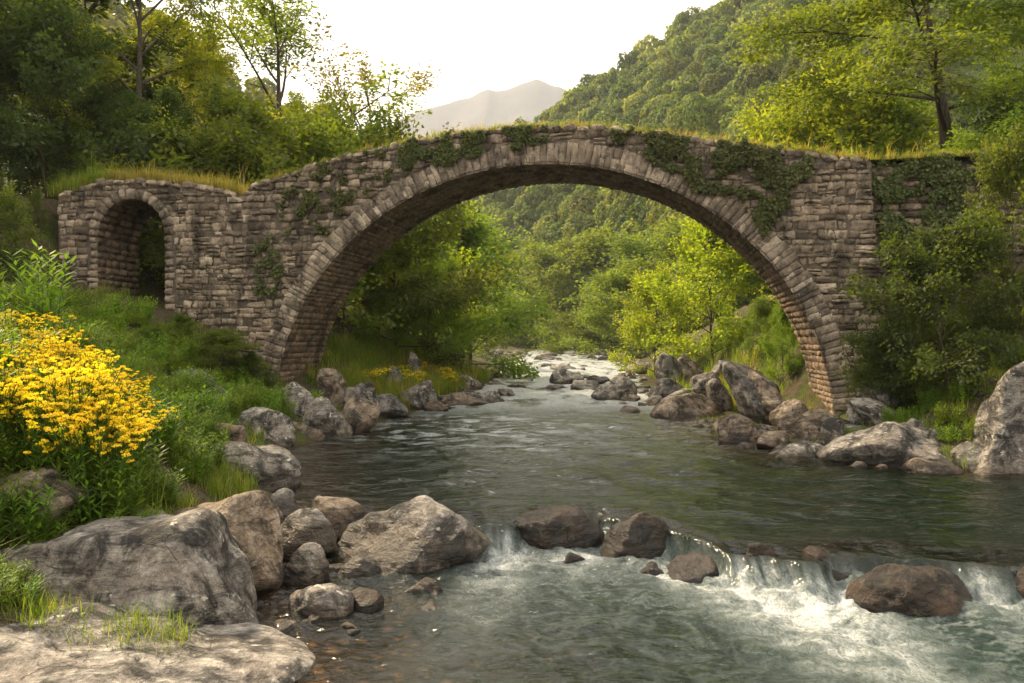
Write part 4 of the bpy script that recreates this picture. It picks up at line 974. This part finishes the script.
# right of the bridge
layered.at(960, 41, -110, "large olive tree with layered branches behind the right end of the bridge", rz=.3, wide=1.25)
layered.at(1090, 33, -150, "tall tree cut by the right edge above the shrubs", rz=2.2, wide=1.0, mat='leaf_olive')
bush.at(835, 50, 70, "golden shrub at the left foot of the large layered tree", rz=.8, mat='leaf_gold', cat="shrub", wide=.95)
bush.at(785, 56, 98, "low golden shrub behind the bridge left of the layered tree", rz=1.9, mat='leaf_gold', cat="shrub", wide=.7)
bush.at(890, 46, 92, "olive shrub under the layered tree behind the grassy bridge end", rz=2.9, mat='leaf_olive', cat="shrub")
bush2.at(1030, 36, 90, "dark shrub in the shade under the tree at the right edge", rz=1.4, cat="shrub")
bush2.at(1120, 25, 190, "dark shrub on the bank behind the massive sloping rock", rz=1.1, cat="shrub", wide=.8, mat='leaf_mid')
bush.at(1215, 26, 170, "light olive shrub on the bank farther right than the massive rock", rz=2.6, cat="shrub", wide=.7, mat='leaf_olive')
bush2.at(1290, 23, 200, "dark shrub standing farthest right on the river bank", rz=4.6, cat="shrub", wide=.9)
bush2.at(955, 23.5, 215, "large dark green shrub covering the foot of the right abutment", rz=.4, cat="shrub", wide=.78)
bush2.at(915, 25.5, 258, "dark green shrub between the abutment and the large shrub", rz=2.4, cat="shrub", wide=.6, mat='leaf_mid')
bush.at(1012, 24.5, 132, "tall light green shrub leaning in from the right edge", rz=1.0, cat="shrub", mat='leaf_mid', wide=.55)
bush2.at(1005, 25.5, 262, "dark leafy shrub above the massive rock", rz=3.4, cat="shrub", wide=.75, mat='leaf_mid')
bush2.at(884, 25.5, 335, "small dark shrub against the ring of the right leg", rz=4.2, cat="shrub", wide=.5)
# left of the bridge
bush2.at(0, 27, 186, "leafy green shrub left of the small arch", rz=1.2, cat="shrub", wide=.55, mat='leaf_mid')
bush2.at(36, 34.2, 186, "leafy shrub hiding the broken left end of the bridge wall", rz=.6, cat="shrub", wide=.36, mat='leaf_mid')
bush2.at(18, 31.5, 246, "dark shrub against the wall left of the small arch", rz=.2, cat="shrub", wide=.5)
bush2.at(-30, 25, 160, "dark shrub at the left edge beside the wall", rz=2.2, cat="shrub", wide=.6)
bush2.at(222, 30.5, 326, "wide low shrub at the foot of the bridge wall near the arch", rz=2.7, cat="shrub", wide=1.5, mat='leaf_mid')
bush2.at(180, 31, 318, "leafy shrub under the bridge wall right of the small arch", rz=3.3, cat="shrub", wide=1.0, mat='leaf_mid')
bush2.at(150, 27, 322, "wide green bush on the slope below the small arch", rz=5.0, cat="shrub", wide=1.1, mat='leaf_mid')
bush2.at(250, 30.8, 350, "dark bush squeezed against the left leg of the arch", rz=.3, cat="shrub", wide=.9)

# ------------------------------------------------------------------ wooded hillsides
def blob(seed, n, size):
    rng = np.random.default_rng(seed); k = 9; c = rng.normal(0, 1, (k, 3)); c = unit(c) * rng.uniform(.25, .62, (k, 1)); c[:, 2] = np.abs(c[:, 2]) * .9 + .35; r = rng.uniform(.32, .52, k)
    li = rng.integers(0, k, n * 3); u = unit(rng.normal(size=(n * 3, 3))); p = c[li] + u * (r[li] * rng.uniform(.8, 1.05, n * 3))[:, None]
    dd = np.linalg.norm(p[:, None] - c[None], axis=2) / r[None]; keep = (dd.min(1) > .78) & (p[:, 2] > 0); p, u, li = p[keep][:n], u[keep][:n], li[keep][:n]
    nn = unit(u + rng.normal(0, .28, u.shape) + np.array([0, 0, .15])); dr = unit(rng.normal(size=u.shape))
    V, F, _ = leaf_cards(p, nn, np.cross(nn, dr), size * rng.uniform(.6, 1.3, len(p)), size * .8, None)
    return V, F, np.clip(.45 + rng.normal(0, .16, len(F)) + rng.normal(0, .15, k)[li], 0, 1)
BL = [blob(900 + i, 520, .22) for i in range(5)]
BLN = [blob(950 + i, 2600, .11) for i in range(4)]
BLM = [make_mesh("forest_tree", b[0], b[1], M['leaf_far'], False, {"rnd": ('FACE', b[2])}) for b in BLN]
def hillside(fn, arange, krange, n, seed, tree_m, n_ind, label, group, hide=None):
    rng = np.random.default_rng(seed); a = rng.uniform(*arange, n * 6); k = rng.uniform(*krange, n * 6) ; x, y, z = fn(a, k)
    keep = []; cell = {}
    for i in range(len(x)):
        key = (int(x[i] // (tree_m * .70)), int(y[i] // (tree_m * .70)))
        if key in cell: continue
        cell[key] = 1; keep.append(i)
        if len(keep) >= n: break
    keep = np.array(keep); x, y, z = x[keep], y[keep], z[keep]
    size = tree_m * rng.lognormal(0, .30, len(x)) * (1 + .35 * sstep(150, 80, y)); dist = np.hypot(x, y); px = CX + F_PX * x / y
    inview = (px > -30) & (px < 1060); order = np.argsort(np.where(inview, dist / size, 1e9))
    Vs, Fs, Rs = [], [], []; nv = 0
    for rank, i in enumerate(order):
        sc = np.array([size[i] * .62, size[i] * .62, size[i] * .72 * rng.uniform(.85, 1.25)]); th = rng.uniform(0, 6.28)
        if rank < n_ind and inview[i]:
            o = add("forest_tree", BLM[rng.integers(4)]); o.location = (x[i], y[i], z[i] - .1 * size[i]); o.scale = tuple(sc); o.rotation_euler = (0, 0, th); tag(o, label, "tree", group)
            continue
        V, F, R = BL[rng.integers(5)]; c, s = math.cos(th), math.sin(th); V = V @ np.array([[c, s, 0], [-s, c, 0], [0, 0, 1]]) * sc + np.array([x[i], y[i], z[i] - .1 * size[i]])
        Vs.append(V); Fs.append(F + nv); nv += len(V); Rs.append(np.clip(R + rng.normal(0, .3), 0, 1))
    if Vs:
        o = add("forest", make_mesh("forest", np.concatenate(Vs), np.concatenate(Fs), M['leaf_far'], False, {"rnd": ('FACE', np.concatenate(Rs))})); tag(o, kind="stuff")
hillside(hill_pt, (400, 960), (.0, 1.04), 2100, 3, 7.6, 230, "rounded green tree in the wood on the hillside beyond the arch", "trees on the right hillside")
hillside(lhill_pt, (60, 470), (.0, 1.03), 340, 4, 11, 0, "", "")

# ------------------------------------------------------------------ grass, herbs, flowers, ivy
def blades(base, h, w, lean, rng):
    n = len(base); az = rng.uniform(0, 6.28, n); d = np.stack([np.cos(az), np.sin(az), 0 * az], 1); sd = np.stack([-np.sin(az), np.cos(az), 0 * az], 1)
    h = h[:, None]; w = np.broadcast_to(w, n)[:, None]; ln = lean[:, None]; upv = np.array([0, 0, 1.])
    p1 = base + upv * h * .55 + d * h * ln * .25; p2 = base + upv * h * (1 - .35 * ln ** 2) + d * h * ln * .85
    V = np.stack([base - sd * w / 2, base + sd * w / 2, p1 - sd * w * .4, p1 + sd * w * .4, p2 - sd * w * .06, p2 + sd * w * .06], 1).reshape(-1, 3)
    i = np.arange(n)[:, None] * 6; F = np.concatenate([i + np.array([[0, 1, 3, 2]]), i + np.array([[2, 3, 5, 4]])]); return V, F
def grass_from(pts, per, spread, h, mat, seed, w=.014, name="grass"):
    rng = np.random.default_rng(seed); n = len(pts); hs = np.repeat(h * rng.lognormal(0, .3, n), per) * rng.uniform(.5, 1.15, n * per)
    b = np.repeat(pts, per, 0) + np.concatenate([rng.normal(0, spread, (n * per, 2)), np.zeros((n * per, 1))], 1); b[:, 2] -= .04
    V, F = blades(b, hs, w, rng.uniform(.1, .95, n * per), rng); tone = np.clip(np.repeat(rng.normal(.45, .22, n), per) + rng.normal(0, .15, n * per), 0, 1)
    o = add(name, make_mesh(name, V, F, M[mat], False, {"rnd": ('FACE', np.concatenate([tone, tone]))})); tag(o, kind="stuff"); return o
def bank_pts(n, yr, side, tr_, seed, thr=-.1, sc=.6):
    rng = np.random.default_rng(seed); y = rng.uniform(*yr, n); t = rng.uniform(*tr_, n); x = np.interp(y, XLY, XLX) - t if side < 0 else np.interp(y, XRY, XRX) + t
    k = fbm(x * sc, y * sc, 0 * x + seed, 3) > thr; x, y = x[k], y[k]; return np.stack([x, y, ground_z(x, y)], 1)
grass_from(bank_pts(4900, (7.9, 20), -1, (.7, 9), 1), 12, .07, .30, 'grass', 1, .012)
grass_from(bank_pts(3600, (17, 33), -1, (.9, 12), 2), 12, .10, .34, 'grass', 2, .018)
grass_from(bank_pts(1500, (35, 62), -1, (.8, 7), 3, -.3), 16, .16, .70, 'grass', 3, .030)
grass_from(bank_pts(700, (35, 56), -1, (.8, 5), 4, .0), 14, .16, .75, 'grass_dry', 4, .030)
grass_from(bank_pts(520, (23, 33), 1, (1.2, 5.6), 16, -.1), 9, .10, .16, 'grass', 26, .016)
grass_from(bank_pts(900, (19, 24), 1, (1.5, 9), 5, -.05), 12, .09, .28, 'grass', 5, .018)
grass_from(bank_pts(800, (24, 33), 1, (5.6, 10), 15, -.05), 12, .09, .28, 'grass', 25, .018)
grass_from(bank_pts(1400, (35, 70), 1, (2.6, 9), 6, -.1), 14, .16, .6, 'grass', 6, .030)
grass_from(bank_pts(420, (35, 48), 1, (2.6, 7), 7, .05), 14, .16, .7, 'grass_dry', 7, .030)
grass_from(bank_pts(240, (8.6, 16), -1, (.4, 4), 8, .05), 12, .06, .28, 'grass_dry', 8, .010)
def deck_pts(n, s0, s1, o0, o1, seed, thr=-.2):
    rng = np.random.default_rng(seed); s = rng.uniform(s0, s1, n); o = rng.uniform(o0, o1, n) ** 1.0; k = fbm(s * .7, o, 0 * s + seed, 3) > thr; s, o = s[k], o[k]; return bw(s, ztop(s) + .02, o)
grass_from(deck_pts(1500, -12, 17.5, .12, 2.2, 11), 14, .08, .26, 'grass_dry', 11, .018)
grass_from(deck_pts(1700, -12, 17.5, .08, 2.6, 12), 14, .08, .24, 'grass', 12, .018)
grass_from(deck_pts(600, -21.5, -12.6, .12, 2.0, 13, -.3), 16, .09, .50, 'grass_dry', 13, .02)
grass_from(deck_pts(150, -21.5, -18.8, .12, 1.6, 14, -.5), 20, .14, .75, 'grass', 14, .022)
grass_from(deck_pts(60, -6, 15, .1, 1.0, 15, .0), 5, .10, .75, 'grass_dry', 15, .016)

def herb(seed, stems=13, h=1.0, leaf=.12, lw=.022, flowers=True, spread=.22, nl=26):
    rng = np.random.default_rng(seed); wd = Wood(); P_, N_, D_, L_ = [], [], [], []; fp, fn_, fd = [], [], []
    for i in range(stems):
        az = rng.uniform(0, 6.28); r = spread * math.sqrt(rng.random()); hh = h * rng.uniform(.72, 1.05); u = np.linspace(0, 1, 5); ln = rng.uniform(.05, .32)
        d = np.array([math.cos(az), math.sin(az), 0]); pts = d * r + (u ** 1.5 * hh * ln)[:, None] * d; pts[:, 2] = u * hh; wd.tube(pts, .006 * (1.1 - .6 * u), 4)
        for j in range(nl):
            q = .08 + .84 * j / nl; b = np.array([np.interp(q, u, pts[:, k]) for k in range(3)]); a = j * 2.4 + rng.normal(0, .3); dd = np.array([math.cos(a), math.sin(a), rng.uniform(.15, .9)])
            P_.append(b); D_.append(dd); N_.append(np.array([-dd[0] * .5, -dd[1] * .5, 1.])); L_.append(leaf * rng.uniform(.7, 1.3) * (1.15 - .5 * q))
        if flowers:
            for j in range(rng.integers(4, 8)):
                c = pts[-1] + np.array([rng.normal(0, .06), rng.normal(0, .06), rng.uniform(-.10, .05)]); nf = 20
                v = unit(rng.normal(size=(nf, 3))); v[:, 2] = np.abs(v[:, 2]) * .6; rr = rng.uniform(.011, .026)
                wd.tube(np.array([pts[-2], c - [0, 0, .01]]), [.004, .003], 3)
                for q in v: fp.append(c + q * rr * np.array([1.25, 1.25, .8])); fn_.append(q + rng.normal(0, .3, 3) + [0, 0, .3]); fd.append(rng.normal(size=3))
    n = len(P_); L_ = np.array(L_); V, F, _ = leaf_cards(np.array(P_), np.array(N_), np.array(D_), L_, L_ * (lw / leaf) * 1.3, None, fold=.05)
    out = [wd, V, F, np.clip(rng.normal(.5, .2, n), 0, 1)]
    if flowers:
        V2, F2, _ = leaf_cards(np.array(fp), unit(np.array(fn_)), np.array(fd), .019, .018, None); out += [V2, F2, np.clip(rng.normal(.55, .25, len(F2)), 0, 1)]
    return out
M['stem'] = M['leaf_fresh']
class HerbProto:
    def __init__(s, name, mat, h, **kw):
        g = herb(h=h, **kw); s.h = h; s.name = name; s.stem = g[0].mesh(name + "_stems", M['stem'])
        s.leaf = make_mesh(name + "_leaves", g[1], g[2], M[mat], False, {"rnd": ('FACE', g[3])}); s.fl = make_mesh(name + "_flowers", g[4], g[5], M['petal'], False, {"rnd": ('FACE', g[6])}) if len(g) > 4 else None
    def place(s, x, y, z, H, label, cat, group, rz, wide=1.0):
        e = empty(s.name, (x, y, z)); k = H / s.h; e.scale = (k * wide, k * wide, k); e.rotation_euler = (0, 0, rz)
        add("stems", s.stem, e); add("foliage", s.leaf, e)
        if s.fl: add("flowers", s.fl, e)
        tag(e, label, cat, group); return e
flw = [HerbProto("flowering_plant", 'leaf_fresh', 1.0, seed=20 + i) for i in range(3)]
hrb = [HerbProto("leafy_herb", 'leaf_fresh', .8, seed=30 + i, flowers=False, leaf=.17, lw=.03, stems=16, spread=.26) for i in range(3)]
tallh = HerbProto("fern_plant", 'leaf_fresh', 1.6, seed=40, flowers=False, leaf=.30, lw=.055, stems=9, spread=.3, nl=34)
def flowers():
    rng = np.random.default_rng(77); tops_x = [-40, 0, 60, 100, 140, 175, 205]; tops_y = [300, 304, 312, 342, 380, 402, 430]; k = 0
    for i in range(1500):
        px = rng.uniform(-60, 165) if i % 4 else rng.uniform(120, 200); d = rng.uniform(10.8, 15.5); x = (px - CX) / F_PX * d; z = float(ground_z(x, d)); line = np.interp(px, tops_x, tops_y)
        py = line + (15.5 - d) / 4.7 * 62 + rng.exponential(20); H = CAM_H - (py - CY) / F_PX * d - z
        if not (.55 < H < 1.7) or py > 425 - max(0, px - 60) * .15: continue
        flw[rng.integers(3)].place(x, d, z - .03, H, "tall yellow flowering plant in the patch on the near left bank", "flower", "yellow flowering plants on the near left bank", rng.uniform(0, 6.28)); k += 1
        if k >= 120: break
    return k
NFL = flowers()
def herbs(n, yr, tr_, side, seed, H, label, group, thr=-.1, protos=None):
    rng = np.random.default_rng(seed); p = bank_pts(n * 3, yr, side, tr_, seed, thr)[:n]; pr = protos or hrb
    for q in p: pr[rng.integers(len(pr))].place(*q, H * rng.uniform(.7, 1.25), label, "plant", group, rng.uniform(0, 6.28), 1.15)
herbs(90, (10, 15.5), (1.4, 5.0), -1, 51, .75, "leafy green herb growing between the flowers and the near rocks", "green herbs on the near left bank", -.4)
herbs(26, (8.0, 10), (2.4, 4.6), -1, 52, .38, "leafy herb beside the largest boulder at the left edge", "herbs by the largest boulder", -.4)
herbs(150, (16, 30), (1.6, 9.0), -1, 53, .85, "green herb on the slope below the bridge wall", "herbs on the slope below the bridge", -.3)
herbs(22, (20, 24), (2.6, 7), 1, 54, .6, "weedy herb on the rocky right bank", "herbs on the right bank", -.2)
herbs(22, (24, 30), (5.8, 8.5), 1, 55, .7, "weedy herb on the rocky right bank", "herbs on the right bank", -.3)
tallh.place(*[(44 - CX) / F_PX * 17.5, 17.5], float(ground_z((44 - CX) / F_PX * 17.5, 17.5)), 2.1, "tall bright fern like plant behind the yellow flowers", "plant", None, .4)
tallh.place(*[(12 - CX) / F_PX * 18.5, 18.5], float(ground_z((12 - CX) / F_PX * 18.5, 18.5)), 1.8, "fern like plant at the left edge behind the yellow flowers", "plant", None, 1.9)
def orange():
    rng = np.random.default_rng(5)
    for i in range(26):
        y = rng.uniform(38, 50); t = rng.uniform(.8, 4.0); x = float(np.interp(y, XLY, XLX) - t); flw[rng.integers(3)].place(x, y, float(ground_z(x, y)), rng.uniform(.7, 1.0), "yellow flowering plant on the far left bank under the arch", "flower", "flowering plants under the arch", rng.uniform(0, 6.28), 1.3)
orange()
def face_sz(px, py, off=0.):
    d = np.array([(px - CX) / F_PX, 1, -(py - CY) / F_PX]); c0 = np.array([0, 0, CAM_H]); t = ((B0 + BN * off - c0) @ BN) / (d @ BN); X_ = c0 + d * t; return (X_ - B0) @ BE, X_[2]
def in_poly(x, y, poly):
    ins = np.zeros(len(x), bool); j = len(poly) - 1
    for i in range(len(poly)):
        (x0, y0), (x1, y1) = poly[i], poly[j]; c = ((y0 > y) != (y1 > y)) & (x < (x1 - x0) * (y - y0) / (y1 - y0 + 1e-12) + x0); ins ^= c; j = i
    return ins
def ivy(poly_px, n, label, seed, off=0., thr=0., thick=.30, mat='ivy', leaf=.105, sc=.9):
    rng = np.random.default_rng(seed); poly = [face_sz(*p, off) for p in poly_px]; ps = np.array(poly)
    s = rng.uniform(ps[:, 0].min(), ps[:, 0].max(), n * 4); z = rng.uniform(ps[:, 1].min(), ps[:, 1].max(), n * 4); dn = fbm(s * sc, z * sc, 0 * s + seed, 4)
    k = in_poly(s + .5 * fbm(s * 1.6, z * 1.6, 0 * s, 4), z + .55 * fbm(s * 1.6, z * 1.1, 0 * s + 9, 4), poly) & (dn > thr); s, z, dn = s[k][:n], z[k][:n], dn[k][:n]
    th = thick * np.clip(.4 + dn * 1.3, .15, 1.2); o = off - .06 - th * rng.random(len(s)) ** .7
    p = bw(s, z, o); nrm = unit(-BN + rng.normal(0, .45, p.shape) + np.array([0, 0, .45])); d = unit(np.array([0, 0, -1.]) + rng.normal(0, .6, p.shape)); L = leaf * rng.uniform(.45, 1.5, len(p))
    V, F, _ = leaf_cards(p, nrm, d, L, L * .85, None, fold=.1); tone = np.clip(.35 + dn * .4 + rng.normal(0, .2, len(p)), 0, 1)
    o_ = add("ivy", make_mesh("ivy", V, F, M[mat], False, {"rnd": ('FACE', tone)})); tag(o_, label, "ivy"); return o_
ivy([(598, 125), (650, 131), (700, 138), (760, 146), (812, 154), (812, 175), (790, 185), (785, 215), (765, 235), (745, 200), (715, 196), (690, 182), (655, 166), (625, 150)], 14000, "thick ivy hanging from the bridge top right of the crown", 1, thr=-.08, thick=.38)
ivy([(400, 143), (450, 133), (500, 127), (548, 125), (546, 142), (500, 148), (455, 160), (420, 172), (396, 178)], 7500, "thin creeper along the bridge top left of the crown", 2, thr=.02, thick=.2)
ivy([(282, 176), (340, 158), (395, 145), (395, 172), (350, 205), (325, 235), (300, 225), (285, 240), (272, 210)], 5000, "sparse ivy spreading over the left side of the bridge wall", 3, thr=.08, thick=.18, sc=1.4)
ivy([(866, 156), (985, 152), (1000, 300), (905, 330), (890, 290), (878, 230)], 13000, "dark ivy covering the set back wall at the right end of the bridge", 4, off=.5, thr=-.06, thick=.4)
ivy([(255, 245), (275, 235), (285, 262), (272, 300), (258, 290)], 900, "little hanging creeper on the wall left of the arch ring", 5, thr=.0, thick=.15, sc=2.)
